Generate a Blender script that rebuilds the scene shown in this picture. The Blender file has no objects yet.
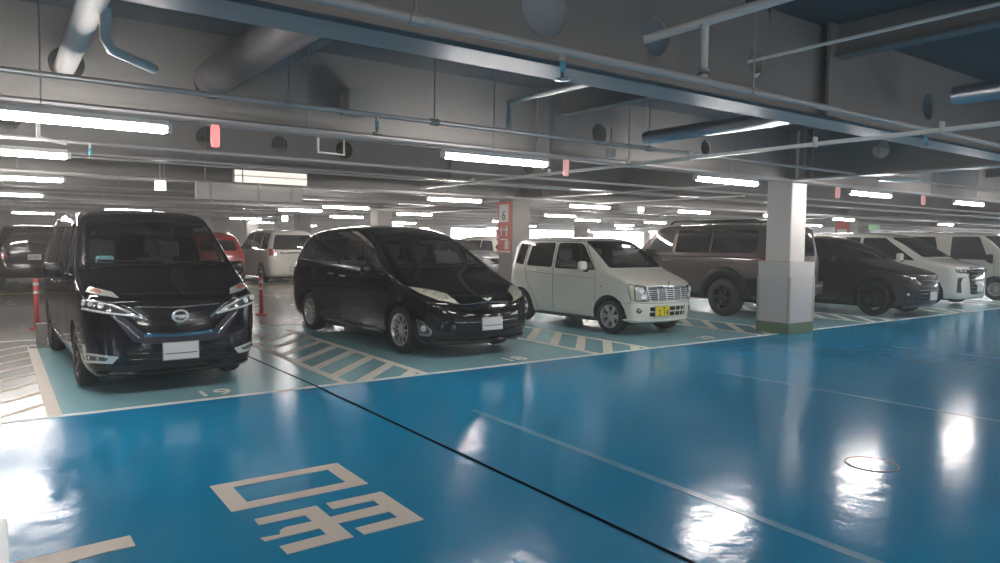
import bpy, bmesh, math, random
from mathutils import Vector, Matrix
from mathutils.bvhtree import BVHTree
from mathutils.geometry import delaunay_2d_cdt
random.seed(4)
C = bpy.context.scene.collection
PI = math.pi

# ---------------------------------------------------------------- camera, light, exposure
sc = bpy.context.scene
YAW, PITCH, ROLL, F, H = .6206, .05706, .01068, 707., 1.57
cam = bpy.data.cameras.new('camera'); camo = bpy.data.objects.new('camera', cam); C.objects.link(camo)
cam.sensor_fit = 'HORIZONTAL'; cam.sensor_width = 36; cam.lens = F * 36 / 1000; cam.clip_start = .05; cam.clip_end = 300
_f = Vector((math.sin(YAW)*math.cos(PITCH), math.cos(YAW)*math.cos(PITCH), -math.sin(PITCH)))
_r = Vector((math.cos(YAW), -math.sin(YAW), 0)); _u = _r.cross(_f)
_r2 = _r*math.cos(ROLL) + _u*math.sin(ROLL); _u2 = -_r*math.sin(ROLL) + _u*math.cos(ROLL)
camo.matrix_world = Matrix(((_r2.x, _u2.x, -_f.x, 0), (_r2.y, _u2.y, -_f.y, 0), (_r2.z, _u2.z, -_f.z, H), (0, 0, 0, 1)))
sc.camera = camo
sc.view_settings.view_transform = 'Standard'; sc.view_settings.look = 'None'
sc.view_settings.gamma = 1; sc.view_settings.use_curve_mapping = False
sc.view_settings.exposure = 2.12
W = bpy.data.worlds.new('overcast_sky'); sc.world = W; W.use_nodes = True
W.node_tree.nodes['Background'].inputs[0].default_value = (.93, .97, 1, 1)
W.node_tree.nodes['Background'].inputs[1].default_value = 3.0
TUBE = 26.0          # radiance of the ceiling tubes
sc.cycles.max_bounces = 7; sc.cycles.diffuse_bounces = 3; sc.cycles.glossy_bounces = 4
sc.cycles.transparent_max_bounces = 12; sc.cycles.sample_clamp_indirect = 4
sc.cycles.caustics_reflective = False; sc.cycles.caustics_refractive = False

# ---------------------------------------------------------------- materials
def mat(name, col, rough=.5, metal=0, coat=0, emit=0, spec=.5, inside=None, noise=None, bump=None, ecol=None, aniso=None):
    m = bpy.data.materials.new(name); m.use_nodes = True
    nt = m.node_tree; b = nt.nodes['Principled BSDF']
    b.inputs['Base Color'].default_value = (*col, 1); b.inputs['Roughness'].default_value = rough
    b.inputs['Metallic'].default_value = metal; b.inputs['Specular IOR Level'].default_value = spec
    b.inputs['Coat Weight'].default_value = coat; b.inputs['Coat Roughness'].default_value = .04
    if emit:
        b.inputs['Emission Color'].default_value = (*(ecol or col), 1); b.inputs['Emission Strength'].default_value = emit
    tc = nt.nodes.new('ShaderNodeTexCoord')
    if noise:                                   # (scale, amount) tone variation, in metres
        n = nt.nodes.new('ShaderNodeTexNoise'); n.inputs['Scale'].default_value = noise[0]; n.inputs['Detail'].default_value = 5
        nt.links.new(tc.outputs['Object'], n.inputs['Vector'])
        mx = nt.nodes.new('ShaderNodeMix'); mx.data_type = 'RGBA'
        a = noise[1]; mx.inputs[6].default_value = (*[c*(1-a) for c in col], 1); mx.inputs[7].default_value = (*[min(1, c*(1+a)) for c in col], 1)
        nt.links.new(n.outputs['Fac'], mx.inputs[0]); nt.links.new(mx.outputs[2], b.inputs['Base Color'])
    if bump:                                    # (scale, strength, distance)
        n2 = nt.nodes.new('ShaderNodeTexNoise'); n2.inputs['Scale'].default_value = bump[0]; n2.inputs['Detail'].default_value = 3
        nt.links.new(tc.outputs['Object'], n2.inputs['Vector'])
        bp = nt.nodes.new('ShaderNodeBump'); bp.inputs['Strength'].default_value = bump[1]; bp.inputs['Distance'].default_value = bump[2]
        nt.links.new(n2.outputs['Fac'], bp.inputs['Height']); nt.links.new(bp.outputs['Normal'], b.inputs['Normal'])
        if coat: nt.links.new(bp.outputs['Normal'], b.inputs['Coat Normal'])
    if inside:                                  # a car shell is trimmed dark on its inner side
        g = nt.nodes.new('ShaderNodeNewGeometry'); d = nt.nodes.new('ShaderNodeBsdfDiffuse'); d.inputs[0].default_value = (*inside, 1)
        ms = nt.nodes.new('ShaderNodeMixShader'); out = nt.nodes['Material Output']
        nt.links.new(g.outputs['Backfacing'], ms.inputs[0]); nt.links.new(b.outputs[0], ms.inputs[1]); nt.links.new(d.outputs[0], ms.inputs[2])
        nt.links.new(ms.outputs[0], out.inputs['Surface'])
    return m
def glass(name, tint, refl=(1, 1, 1), ior=1.5):
    m = bpy.data.materials.new(name); m.use_nodes = True; nt = m.node_tree; nt.nodes.remove(nt.nodes['Principled BSDF'])
    out = nt.nodes['Material Output']; f = nt.nodes.new('ShaderNodeFresnel'); f.inputs[0].default_value = ior
    t = nt.nodes.new('ShaderNodeBsdfTransparent'); t.inputs[0].default_value = (*tint, 1)
    g = nt.nodes.new('ShaderNodeBsdfGlossy'); g.inputs['Color'].default_value = (*refl, 1); g.inputs['Roughness'].default_value = .02
    ms = nt.nodes.new('ShaderNodeMixShader')
    gm = nt.nodes.new('ShaderNodeNewGeometry'); k = nt.nodes.new('ShaderNodeMath'); k.operation = 'SUBTRACT'; k.inputs[0].default_value = 1; k.use_clamp = True
    nt.links.new(gm.outputs['Backfacing'], k.inputs[1]); k2 = nt.nodes.new('ShaderNodeMath'); k2.operation = 'MULTIPLY'; nt.links.new(f.outputs[0], k2.inputs[0]); nt.links.new(k.outputs[0], k2.inputs[1])   # the inner face of a thin pane adds no second mirror
    nt.links.new(k2.outputs[0], ms.inputs[0]); nt.links.new(t.outputs[0], ms.inputs[1]); nt.links.new(g.outputs[0], ms.inputs[2])
    nt.links.new(ms.outputs[0], out.inputs['Surface']); return m

def floor_mat(name, col, rough, streak=.5, amount=.10, spec=.5):
    """epoxy coating: long soft waves plus trowel ripples in the surface, faint scuffs in the tone"""
    m = bpy.data.materials.new(name); m.use_nodes = True; nt = m.node_tree; b = nt.nodes['Principled BSDF']
    N = nt.nodes.new; L = nt.links.new
    tc = N('ShaderNodeTexCoord')
    def noise(scale, detail, stretch=(1, 1, 1)):
        mp = N('ShaderNodeMapping'); mp.inputs['Scale'].default_value = stretch; L(tc.outputs['Object'], mp.inputs[0])
        n = N('ShaderNodeTexNoise'); n.inputs['Scale'].default_value = scale; n.inputs['Detail'].default_value = detail
        L(mp.outputs[0], n.inputs['Vector']); return n.outputs['Fac']
    n1 = noise(.9, 6)
    mx = N('ShaderNodeMix'); mx.data_type = 'RGBA'
    mx.inputs[6].default_value = (*[c*(1-amount) for c in col], 1); mx.inputs[7].default_value = (*[min(1, c*(1+amount)) for c in col], 1)
    L(n1, mx.inputs[0]); L(mx.outputs[2], b.inputs['Base Color'])
    rr = N('ShaderNodeMapRange'); rr.inputs[3].default_value = rough*.8; rr.inputs[4].default_value = rough*1.25
    L(noise(2.2, 4), rr.inputs[0]); L(rr.outputs[0], b.inputs['Roughness'])
    b.inputs['Specular IOR Level'].default_value = spec
    b1 = N('ShaderNodeBump'); b1.inputs['Strength'].default_value = streak; b1.inputs['Distance'].default_value = .006
    L(noise(5.5, 3, (1, 1.0, 1)), b1.inputs['Height'])
    b2 = N('ShaderNodeBump'); b2.inputs['Strength'].default_value = streak*.6; b2.inputs['Distance'].default_value = .0022
    L(noise(15, 2, (1, .8, 1)), b2.inputs['Height']); L(b1.outputs[0], b2.inputs['Normal']); L(b2.outputs[0], b.inputs['Normal'])
    return m

M = dict(
    lane=floor_mat('blue_epoxy', (.007, .275, .52), .145, .6),
    stall=floor_mat('teal_epoxy', (.29, .55, .61), .22, .45),
    concrete=floor_mat('grey_concrete', (.27, .25, .235), .25, .3),
    hatch_pale=floor_mat('pale_hatched_paint', (.46, .44, .42), .17, .5),
    grey_strip=floor_mat('grey_blue_coating', (.20, .30, .36), .25, .3),
    green_floor=floor_mat('green_coating', (.12, .17, .06), .3, .3),
    white_line=mat('white_line_paint', (.85, .86, .80), .45, noise=(9, .15)),
    beige_tape=mat('beige_tape', (.76, .675, .585), .55, noise=(30, .08), bump=(90, .3, .001)),
    hatch_line=mat('hatch_line_paint', (.84, .81, .71), .45, noise=(7, .16)),
    faded=mat('faded_paint', (.14, .40, .57), .22, noise=(6, .25)),
    yellow_line=mat('yellow_line_paint', (.55, .50, .12), .5),
    joint=mat('joint_rubber', (.004, .004, .005), .9, spec=0),
    deck=mat('ceiling_deck', (.13, .14, .15), .75, noise=(1.3, .2)),
    steel=mat('painted_steel', (.245, .232, .222), .62, noise=(1.1, .1), bump=(60, .25, .002)),
    flange=mat('painted_flange', (.32, .32, .325), .38, noise=(1.5, .12)),
    pipe=mat('grey_pipe', (.42, .41, .40), .45, noise=(3, .08)),
    white_pipe=mat('white_pipe', (.74, .70, .66), .4),
    galv=mat('galvanised_duct', (.45, .46, .48), .33, metal=.85, noise=(5, .15)),
    dark_duct=mat('dark_wrapped_duct', (.22, .20, .20), .3, metal=.3, noise=(4, .2), bump=(12, .4, .01)),
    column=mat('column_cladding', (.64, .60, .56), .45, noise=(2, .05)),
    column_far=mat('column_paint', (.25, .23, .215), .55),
    guard=mat('column_guard', (.56, .53, .51), .5, noise=(3, .06)),
    guard_edge=mat('corner_strip', (.47, .385, .33), .5),
    guard_base=mat('green_base', (.13, .19, .10), .5, noise=(8, .15)),
    red_sign=mat('red_sign_panel', (.62, .10, .08), .5),
    white_sign=mat('white_sign_panel', (.75, .74, .72), .5),
    black_ink=mat('black_lettering', (.03, .03, .03), .6),
    tube=mat('lamp_tube', (1, 1, 1), .5, emit=TUBE, ecol=(1, .95, .91)),
    lightbox=mat('lit_sign_face', (1, .96, .88), .5, emit=.20, ecol=(1, .93, .82)),
    exit_green=mat('green_sign_face', (.15, .5, .38), .5, emit=.12, ecol=(.25, .75, .6)),
    lit_white=mat('white_lit_face', (1, 1, 1), .5, emit=2.0),
    red_glow=mat('red_indicator', (.9, .2, .2), .4, emit=.30, ecol=(1, .25, .24)),
    pink_glow=mat('pink_indicator', (.8, .45, .42), .4, emit=.10, ecol=(1, .45, .42)),
    orange_glow=mat('orange_lit_sign', (1, .6, .3), .4, emit=1.0, ecol=(1, .62, .35)),
    green_poster=mat('green_lit_poster', (.15, .4, .12), .4, emit=.12, ecol=(.25, .6, .25)),
    batten=mat('lamp_batten', (.62, .61, .6), .45),
    conduit=mat('lamp_rail_metal', (.40, .39, .38), .4, metal=.3),
    sprinkler_blue=mat('blue_sprinkler_tube', (.10, .38, .52), .4),
    brass=mat('sprinkler_head_metal', (.6, .58, .55), .3, metal=.9),
    wall=mat('concrete_wall', (.36, .345, .33), .8, noise=(.6, .1)),
    red_post=mat('red_plastic_post', (.62, .085, .075), .45), white_band=mat('reflective_band', (.72, .70, .68), .4),
    rubber=mat('tyre_rubber', (.018, .018, .018), .7), alloy=mat('alloy_silver', (.74, .74, .73), .32, metal=.85),
    dark_alloy=mat('dark_alloy', (.045, .04, .04), .3, metal=.7), well=mat('wheel_well', (.012, .012, .012), .8),
    black_plastic=mat('black_plastic', (.009, .009, .0095), .5, spec=.3), gloss_black=mat('gloss_black', (.009, .009, .010), .12, coat=.6),
    chrome=mat('chrome', (.78, .78, .78), .09, metal=1), satin=mat('satin_chrome', (.40, .40, .42), .25, metal=1),
    blue_chrome=mat('blue_tinted_chrome', (.16, .30, .42), .15, metal=1),
    lamp_clear=mat('headlamp_lens', (.66, .67, .64), .2, metal=.45, coat=.6),
    surround=mat('dark_violet_trim', (.035, .028, .045), .3), bright_metal=mat('bright_emblem', (.85, .85, .86), .3, metal=.55), lamp_yellowed=mat('yellowed_headlamp_lens', (.84, .82, .64), .16, metal=.35, coat=1),
    lamp_dark=mat('smoked_headlamp_lens', (.09, .09, .095), .1, metal=.4, coat=1),
    amber=mat('amber_indicator', (.42, .16, .09), .25, coat=.6), tail_red=mat('tail_lamp_red', (.42, .018, .02), .15, coat=1),
    plate=mat('number_plate_white', (.70, .68, .66), .5), plate_yellow=mat('number_plate_yellow', (.80, .62, .02), .5), plate_grey=mat('plate_frame', (.36, .35, .35), .4),
    cabin=mat('cabin_dark', (.12, .12, .123), .85), cabin_grey=mat('cabin_grey', (.30, .29, .28), .85), cyan=mat('pale_blue_cloth', (.35, .68, .85), .7),
    screen_black=mat('frit_black', (.008, .008, .009), .15, coat=.5), paper=mat('sticker_white', (.7, .72, .7), .6),
    glass_clear=glass('windscreen_glass', (.78, .81, .80)), glass_tint=glass('privacy_glass', (.10, .10, .11)),
    glass_dark=mat('dark_glass', (.014, .014, .016), .035, spec=.8),
    glass_grey=mat('smoky_glass', (.05, .05, .052), .05, spec=.8),
)
def paint(name, col, coat=1, rough=.35, metal=0): return mat(name, col, rough, metal, coat=coat, inside=(.16, .155, .15))
P = dict(serena=paint('deep_violet_black_paint', (.006, .0045, .0075), coat=0, rough=.07), estima=paint('black_paint', (.004, .004, .0045), coat=0, rough=.07),
    wagon=paint('pearl_white_paint', (.80, .785, .70), rough=.4), cruiser=paint('bronze_brown_paint', (.105, .080, .068), metal=.5, rough=.35),
    dark=paint('charcoal_brown_paint', (.028, .021, .020), coat=.6, metal=.3, rough=.3), alphard=paint('white_paint', (.78, .755, .70), rough=.4),
    van=paint('cream_white_paint', (.72, .68, .62), rough=.4), red=paint('red_paint', (.33, .02, .012), rough=.35), blackbg=paint('plain_black_paint', (.006, .005, .005), coat=0, rough=.1),
    silver=paint('silver_paint', (.42, .42, .42), metal=.4, rough=.35), navy=paint('dark_navy_paint', (.02, .025, .04), rough=.3))

# ---------------------------------------------------------------- object helpers
def obj(name, bm, m, parent=None, smooth=False, loc=None):
    me = bpy.data.meshes.new(name)
    if isinstance(bm, bmesh.types.BMesh): bm.to_mesh(me); bm.free()
    else: me = bm
    for x in (m if isinstance(m, (list, tuple)) else [m]): me.materials.append(x)
    if smooth:
        for p in me.polygons: p.use_smooth = True
    o = bpy.data.objects.new(name, me); C.objects.link(o)
    if parent: o.parent = parent
    if loc: o.location = loc
    return o
def tag(o, label=None, cat=None, group=None, kind=None):
    if label: o['label'] = label
    if cat: o['category'] = cat
    if group: o['group'] = group
    if kind: o['kind'] = kind
    return o
def thing(name, label, cat, loc=(0, 0, 0), rz=0, group=None):
    o = bpy.data.objects.new(name, None); C.objects.link(o); o.location = loc; o.rotation_euler = (0, 0, rz); o.empty_display_size = .1
    return tag(o, label, cat, group)
def struct(name, bm, m, parent=None, smooth=False):
    return tag(obj(name, bm, m, parent, smooth), kind='structure')
def copy_tree(o, parent=None):
    c = o.copy(); C.objects.link(c)
    if parent: c.parent = parent
    for ch in [x for x in C.objects if x.parent == o]: copy_tree(ch, c)
    return c
def BM(): return bmesh.new()
def box(bm, x0, x1, y0, y1, z0, z1):
    v = [bm.verts.new(p) for p in ((x0,y0,z0),(x1,y0,z0),(x1,y1,z0),(x0,y1,z0),(x0,y0,z1),(x1,y0,z1),(x1,y1,z1),(x0,y1,z1))]
    for f in ((3,2,1,0),(4,5,6,7),(0,1,5,4),(1,2,6,5),(2,3,7,6),(3,0,4,7)): bm.faces.new([v[i] for i in f])
    return bm
def boxb(x0, x1, y0, y1, z0, z1, bev=0, seg=2):
    bm = box(BM(), x0, x1, y0, y1, z0, z1)
    if bev: bmesh.ops.bevel(bm, geom=bm.edges[:], offset=bev, segments=seg, affect='EDGES', profile=.5)
    return bm
def tube(bm, pts, r, n=12, cap=True):
    pts = [Vector(p) for p in pts]; rings = []
    for i, p in enumerate(pts):
        d = ((pts[i+1]-p).normalized() if i < len(pts)-1 else Vector()) + ((p-pts[i-1]).normalized() if i else Vector()); d.normalize()
        up = Vector((0, 0, 1)) if abs(d.z) < .9 else Vector((1, 0, 0)); a = d.cross(up).normalized(); b = d.cross(a)
        rr = r[i] if isinstance(r, (list, tuple)) else r
        rings.append([bm.verts.new(p + (a*math.cos(2*PI*k/n) + b*math.sin(2*PI*k/n))*rr) for k in range(n)])
    for A, B in zip(rings, rings[1:]):
        for k in range(n): bm.faces.new((A[k], A[(k+1)%n], B[(k+1)%n], B[k]))
    if cap: bm.faces.new(rings[0]); bm.faces.new(rings[-1][::-1])
    return bm
def lathe(bm, prof, axis='Z', n=32, c=(0, 0, 0)):
    """prof: (radius, height) pairs, closed ends where radius is 0"""
    c = Vector(c); rings = []
    for r, h in prof:
        ring = []
        for k in range(n if r > 1e-6 else 1):
            a = 2*PI*k/n
            p = {'Z': Vector((r*math.cos(a), r*math.sin(a), h)), 'X': Vector((h, r*math.cos(a), r*math.sin(a))), 'Y': Vector((r*math.cos(a), h, r*math.sin(a)))}[axis]
            ring.append(bm.verts.new(c+p))
        rings.append(ring)
    for A, B in zip(rings, rings[1:]):
        for k in range(n):
            a, b = A[k % len(A)], A[(k+1) % len(A)]; d, e = B[k % len(B)], B[(k+1) % len(B)]
            f = [a, b, e, d]; g = []
            for v in f:
                if v not in g: g.append(v)
            if len(g) > 2:
                try: bm.faces.new(g)
                except ValueError: pass
    return bm
def fixn(bm): bmesh.ops.recalc_face_normals(bm, faces=bm.faces[:]); return bm
def slab(poly, z0, z1, bm=None):
    bm = bm or BM(); a = [bm.verts.new((x, y, z0)) for x, y in poly]; b = [bm.verts.new((x, y, z1)) for x, y in poly]; n = len(poly)
    bm.faces.new(b); bm.faces.new(a[::-1])
    for i in range(n): bm.faces.new((a[i], a[(i+1)%n], b[(i+1)%n], b[i]))
    return fixn(bm)
def text_mesh(s, size, extr=.002):
    cu = bpy.data.curves.new('lettering', 'FONT'); cu.body = s; cu.size = size; cu.extrude = extr; cu.align_x = 'CENTER'; cu.align_y = 'CENTER'
    o = bpy.data.objects.new('lettering', cu); C.objects.link(o)
    me = bpy.data.meshes.new_from_object(o.evaluated_get(bpy.context.evaluated_depsgraph_get()))
    bpy.data.objects.remove(o); bpy.data.curves.remove(cu); return me

# ---------------------------------------------------------------- the setting: floor, walls, ceiling
XL, XR, YB, YF, DECK = -22, 64, -18, 48, 3.55
LINE = 7.16          # the white line between the lane and the stalls
def quad(x0, x1, y0, y1, z=0): return box(BM(), x0, x1, y0, y1, z-.12, z)
struct('floor_lane', quad(.02, XR, YB, LINE), M['lane'])
struct('floor_lane_edge', quad(XL, .02, YB, 4.72), M['grey_strip'])
struct('floor_lane_west', quad(XL, .02, 4.72, LINE), M['lane'])
struct('floor_stalls', quad(.45, XR, LINE, 12.75), M['stall'])
struct('floor_hatched', quad(XL, .45, LINE, 12.75), M['hatch_pale'])
struct('floor_aisle', quad(XL, XR, 12.75, 23.6), M['concrete'])
struct('floor_green_band', quad(XL, XR, 23.6, 25.2), M['green_floor'])
struct('floor_back', quad(XL, XR, 25.2, YF), M['concrete'])
struct('trim_1', box(BM(), XL, XR, 23.15, 23.45, 0, .003), M['yellow_line'])
struct('trim_2', box(BM(), XL, XR, LINE-.005, LINE+.075, 0, .004), M['white_line'])
struct('trim_3', box(BM(), XL, XR, 12.70, 12.78, 0, .004), M['white_line'])
struct('trim_4', slab([(2.70, YB), (2.725, YB), (2.77, LINE+.08), (2.66, 12.7), (2.63, 12.7), (2.745, LINE+.08)], 0.0045, .006), M['joint'])
struct('ceiling', box(BM(), XL, XR, YB, YF, DECK, DECK+.2), M['deck'])
def wall_x(name, x, y0, y1, z0, z1): struct(name, box(BM(), x, x+.25, y0, y1, z0, z1), M['wall'])
def wall_y(name, y, x0, x1, z0, z1): struct(name, box(BM(), x0, x1, y, y+.25, z0, z1), M['wall'])
wall_x('wall_left', XL-.25, YB, YF, 0, DECK); wall_y('wall_back', YB-.25, XL, XR, 0, DECK)
wall_y('wall_front', YF, XL, 29.5, 0, DECK); wall_y('wall_front_parapet', YF, 29.5, XR, 0, 1.05); wall_y('wall_front_header', YF, 29.5, XR, 2.6, DECK)
wall_x('wall_right_parapet', XR, YB, YF, 0, 1.1); wall_x('wall_right_header', XR, YB, YF, 2.5, DECK); wall_x('wall_right_pier', XR, 10, 16, 1.1, 2.5)
for x in (36.5, 44, 51.5, 59): struct('wall_front_pier', box(BM(), x, x+.9, YF+.01, YF+.24, 1.05, 2.6), M['wall'])

# steel beams with round service holes through their webs
def web_strip(bm, along, at, u0, u1, z0, z1, t, holes):
    """a plate from u0 to u1, holes = [(u, z, r)]; along 'X' or 'Y'"""
    def V(u, d, z): return bm.verts.new((u, at+d, z) if along == 'X' else (at+d, u, z))
    def plate(a, b):
        if b-a < .01: return
        vs = [V(a, -t/2, z0), V(b, -t/2, z0), V(b, -t/2, z1), V(a, -t/2, z1), V(a, t/2, z0), V(b, t/2, z0), V(b, t/2, z1), V(a, t/2, z1)]
        bm.faces.new(vs[:4]); bm.faces.new(vs[7:3:-1])
    u = u0
    for hu, hz, r in sorted(holes):
        a, b = hu-r-.05, hu+r+.05
        if a < u or b > u1: continue
        plate(u, a); n = 32; rings = []
        for d in (-t/2, t/2):
            inn, out = [], []
            for k in range(n):
                c, s = math.cos(2*PI*(k+.5)/n), math.sin(2*PI*(k+.5)/n); inn.append(V(hu+r*c, d, hz+r*s))
                tx = ((b-hu)/c if c > 0 else (a-hu)/c); tz = ((z1-hz)/s if s > 0 else (z0-hz)/s); q = min(tx, tz)
                out.append(V(hu+q*c, d, hz+q*s))
            for k in range(n): bm.faces.new((inn[k], inn[(k+1)%n], out[(k+1)%n], out[k]))
            for cu, cz in ((a, z0), (b, z0), (b, z1), (a, z1)):       # the corners the ring leaves out
                cand = sorted(out, key=lambda v: ((v.co.x if along == 'X' else v.co.y)-cu)**2 + (v.co.z-cz)**2)[:2]
                bm.faces.new((cand[0], cand[1], V(cu, d, cz)))
            rings.append(inn)
        for k in range(n): bm.faces.new((rings[0][k], rings[0][(k+1)%n], rings[1][(k+1)%n], rings[1][k]))
        u = b
    plate(u, u1)
ZB = 2.68
def beam(along, at, u0, u1, holes=(), zb=ZB, fw=.3, stiff=(), n=1):
    bm = BM(); web_strip(bm, along, at, u0, u1, zb+.025, DECK, .03, list(holes))
    for s in stiff:
        if along == 'X': box(bm, s-.01, s+.20, at-.13, at-.10, zb+.03, DECK)
        else: box(bm, at-.14, at-.11, s-.01, s+.12, zb+.03, DECK)
    w = struct('ceiling_beam', bm, M['steel'])
    f = BM()
    if along == 'X': box(f, u0, u1, at-fw/2, at+fw/2, zb, zb+.03)
    else: box(f, at-fw/2, at+fw/2, u0, u1, zb+.001, zb+.031)
    o = obj('beam_flange', f, M['flange'], w)
    return w
HZ = 3.08
beam('X', 3.65, XL, XR, [(2.93, HZ, .19), (3.98, HZ, .14), (5.2, HZ, .125), (8.3, HZ, .14), (-1.5, HZ, .19)], stiff=[6.12])
beam('X', 7.32, XL, XR, [(.55, HZ, .14), (1.75, HZ, .16), (6.9, HZ, .14), (9.2, HZ, .12)], stiff=[5.72])
beam('X', 11.36, XL, XR, [(2.66, HZ, .17), (3.75, HZ, .13), (4.85, HZ, .15), (8.8, HZ, .15), (.2, HZ, .12)], stiff=[6.9])
for i, y in enumerate((15.42, 19.46, 23.52, 27.56, 31.62, 35.66, 39.72, 43.8)):
    beam('X', y, XL, XR, [(4.0, HZ, .15), (12.8, HZ, .15)] if i < 3 else ())
for y in (-.4, -4.45, -8.5, -12.5): beam('X', y, XL, XR, [])
for x in (-5.5, 11.48, 28.5, 45.5):
    for y0, y1 in ((YB, -.42), (-.38, 3.63), (3.67, 7.3), (7.34, 11.34), (11.38, 15.4), (15.44, 23.5), (23.54, 31.6), (31.64, 39.7), (39.74, YF)):
        beam('Y', x, y0, y1, [(5.7, HZ, .136), (4.72, HZ, .136)] if (x == 11.48 and y0 == 3.67) else (), stiff=[] if x != 11.48 else [y1-.4])
def joist(x, y0, y1):
    bm = box(BM(), x-.01, x+.01, y0, y1, DECK-.28, DECK); box(bm, x-.08, x+.08, y0, y1, DECK-.3, DECK-.28)
    return struct('ceiling_joist', bm, M['steel'])
for x in (-2.2, 2.3, 6.25, 15.7, 19.8, 24):
    for y0, y1 in ((-.36, 3.6), (3.7, 7.28), (7.36, 11.32), (11.4, 15.38)): joist(x, y0, y1)

# ---------------------------------------------------------------- columns
def column(x, y, label, far=True, w=.46):
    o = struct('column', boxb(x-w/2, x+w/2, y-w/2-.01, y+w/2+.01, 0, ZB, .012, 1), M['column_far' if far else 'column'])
    return o
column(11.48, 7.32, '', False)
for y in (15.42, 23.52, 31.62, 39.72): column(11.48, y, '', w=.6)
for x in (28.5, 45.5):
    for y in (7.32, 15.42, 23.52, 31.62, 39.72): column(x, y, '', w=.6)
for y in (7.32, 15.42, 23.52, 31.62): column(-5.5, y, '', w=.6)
struct('column', boxb(11.33, 11.45, 7.03, 7.075, ZB+.03, DECK-.02, .004, 1), M['column'])
g = thing('column_guard', 'pale grey guard box with green foot around the column beside the blue lane', 'column guard', (11.52, 7.31, 0))
GX, GY = .38, .31
bm = BM(); box(bm, -GX, -.235, -GY, GY, .2, 1.26); box(bm, .20, GX, -GY, GY, .2, 1.26); box(bm, -.235, .20, -GY, -.245, .2, 1.26); box(bm, -.235, .20, .265, GY, .2, 1.26)
obj('guard_panel', bm, M['guard'], g)
for sx in (-1, 1):
    for sy in (-1, 1):
        bm = BM()
        x0, x1 = sorted((sx*(GX+.012), sx*(GX-.035))); y0, y1 = sorted((sy*(GY+.012), sy*(GY+.002))); box(bm, x0, x1, y0, y1, .21, 1.0)
        x0, x1 = sorted((sx*(GX+.012), sx*(GX+.002))); y0, y1 = sorted((sy*(GY+.0119), sy*(GY-.035))); box(bm, x0, x1, y0, y1, .21, 1.0)
        obj('corner_strip', bm, M['guard_edge'], g)

obj('foot', boxb(-GX-.01, GX+.01, -GY-.01, GY+.01, 0.001, .2, .006, 1), M['guard_base'], g)
obj('top_cap', boxb(-GX-.004, -.235, -GY-.004, GY+.004, 1.26, 1.272), M['guard_edge'], g)
# red sign panel on the column behind the white kei car
s = thing('column_sign', 'red column sign with a white numbered panel, on the column behind the small white car', 'sign', (11.16, 15.42, 0))
obj('sign_board', boxb(-.03, .0, -.29, .29, 1.25, 2.62, .004, 1), M['red_sign'], s)
w_ = obj('number_panel', boxb(-.036, -.031, -.21, .21, 2.08, 2.55, .002, 1), M['white_sign'], s)
def lettering(txt, size, m, parent, loc, rot, name='lettering', extr=.002):
    o = obj(name, text_mesh(txt, size, extr), m, parent); o.location = loc; o.rotation_euler = rot; return o
lettering('6', .36, M['black_ink'], w_, (-.038, 0, 2.25), (PI/2, 0, -PI/2))
bm = BM()
for y0, y1, z0, z1 in ((-.2, .02, 1.86, 1.9), (-.16, -.1, 1.70, 1.98), (.06, .2, 1.84, 1.88), (.08, .12, 1.72, 1.96), (-.2, .16, 1.60, 1.63)): box(bm, -.036, -.031, y0, y1, z0, z1)
box(bm, -.036, -.031, -.22, -.06, 1.36, 1.58); obj('sign_marks', bm, M['white_sign'], s)
obj('striped_foot', boxb(-.036, -.031, -.29, .29, 1.27, 1.31), M['white_sign'], s)
s2 = thing('column_sign', 'small red column sign beyond the dark grey car', 'sign', (28.16, 15.42, 0))
obj('sign_board', boxb(-.03, 0, -.3, .3, 1.5, 2.5, .004, 1), M['red_sign'], s2); obj('sign_marks', boxb(-.036, -.031, -.2, .2, 1.7, 2.2), M['white_sign'], s2)

# ---------------------------------------------------------------- painted marks on the floor
def mark(name, polys, m, label, cat, z=.0045, group=None):
    bm = BM()
    for p in polys: slab(p, .0005, z, bm)
    return tag(obj(name, bm, m), label, cat, group)
x0, x1, y0, y1 = 1.07, 1.92, 4.12, 4.63
mark('painted_character', [[(x0, y0), (1.185, y0), (1.185, y1), (x0, y1)], [(1.812, y0), (x1, y0), (x1, y1), (1.812, y1)], [(1.185, y0), (1.812, y0), (1.812, 4.225), (1.185, 4.225)], [(1.185, 4.53), (1.812, 4.53), (1.812, y1), (1.185, y1)]],
     M['beige_tape'], 'beige hollow oblong taped on the blue lane above two comb-shaped marks', 'floor marking')
mark('painted_character', [[(1.82, 3.408), (1.926, 3.408), (1.926, 3.942), (1.82, 3.942)], [(1.565, 3.408), (1.82, 3.408), (1.82, 3.518), (1.56, 3.51)], [(1.51, 3.626), (1.82, 3.62), (1.82, 3.742), (1.51, 3.733)], [(1.565, 3.838), (1.82, 3.832), (1.82, 3.942), (1.567, 3.945)]],
     M['beige_tape'], 'beige comb-shaped mark with whole teeth taped on the blue lane', 'floor marking')
mark('painted_character', [[(1.40, 3.41), (1.506, 3.41), (1.506, 3.94), (1.40, 3.94)], [(1.15, 3.404), (1.40, 3.41), (1.40, 3.522), (1.145, 3.512)], [(1.104, 3.616), (1.40, 3.616), (1.40, 3.73), (1.248, 3.732), (1.21, 3.705), (1.196, 3.656), (1.094, 3.668)], [(1.141, 3.845), (1.40, 3.838), (1.40, 3.94), (1.144, 3.935)]],
     M['beige_tape'], 'beige comb-shaped mark with one worn middle tooth taped on the blue lane', 'floor marking')
mark('painted_bar', [[(-.9, 3.99), (-.9, 3.85), (.0, 3.86), (.254, 3.901), (.344, 3.913), (.42, 3.93), (.546, 3.927), (.543, 4.083), (.035, 4.05)]], M['beige_tape'], 'single beige taped bar on the blue lane before the black minivan', 'floor marking')
SP = 3.84
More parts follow.
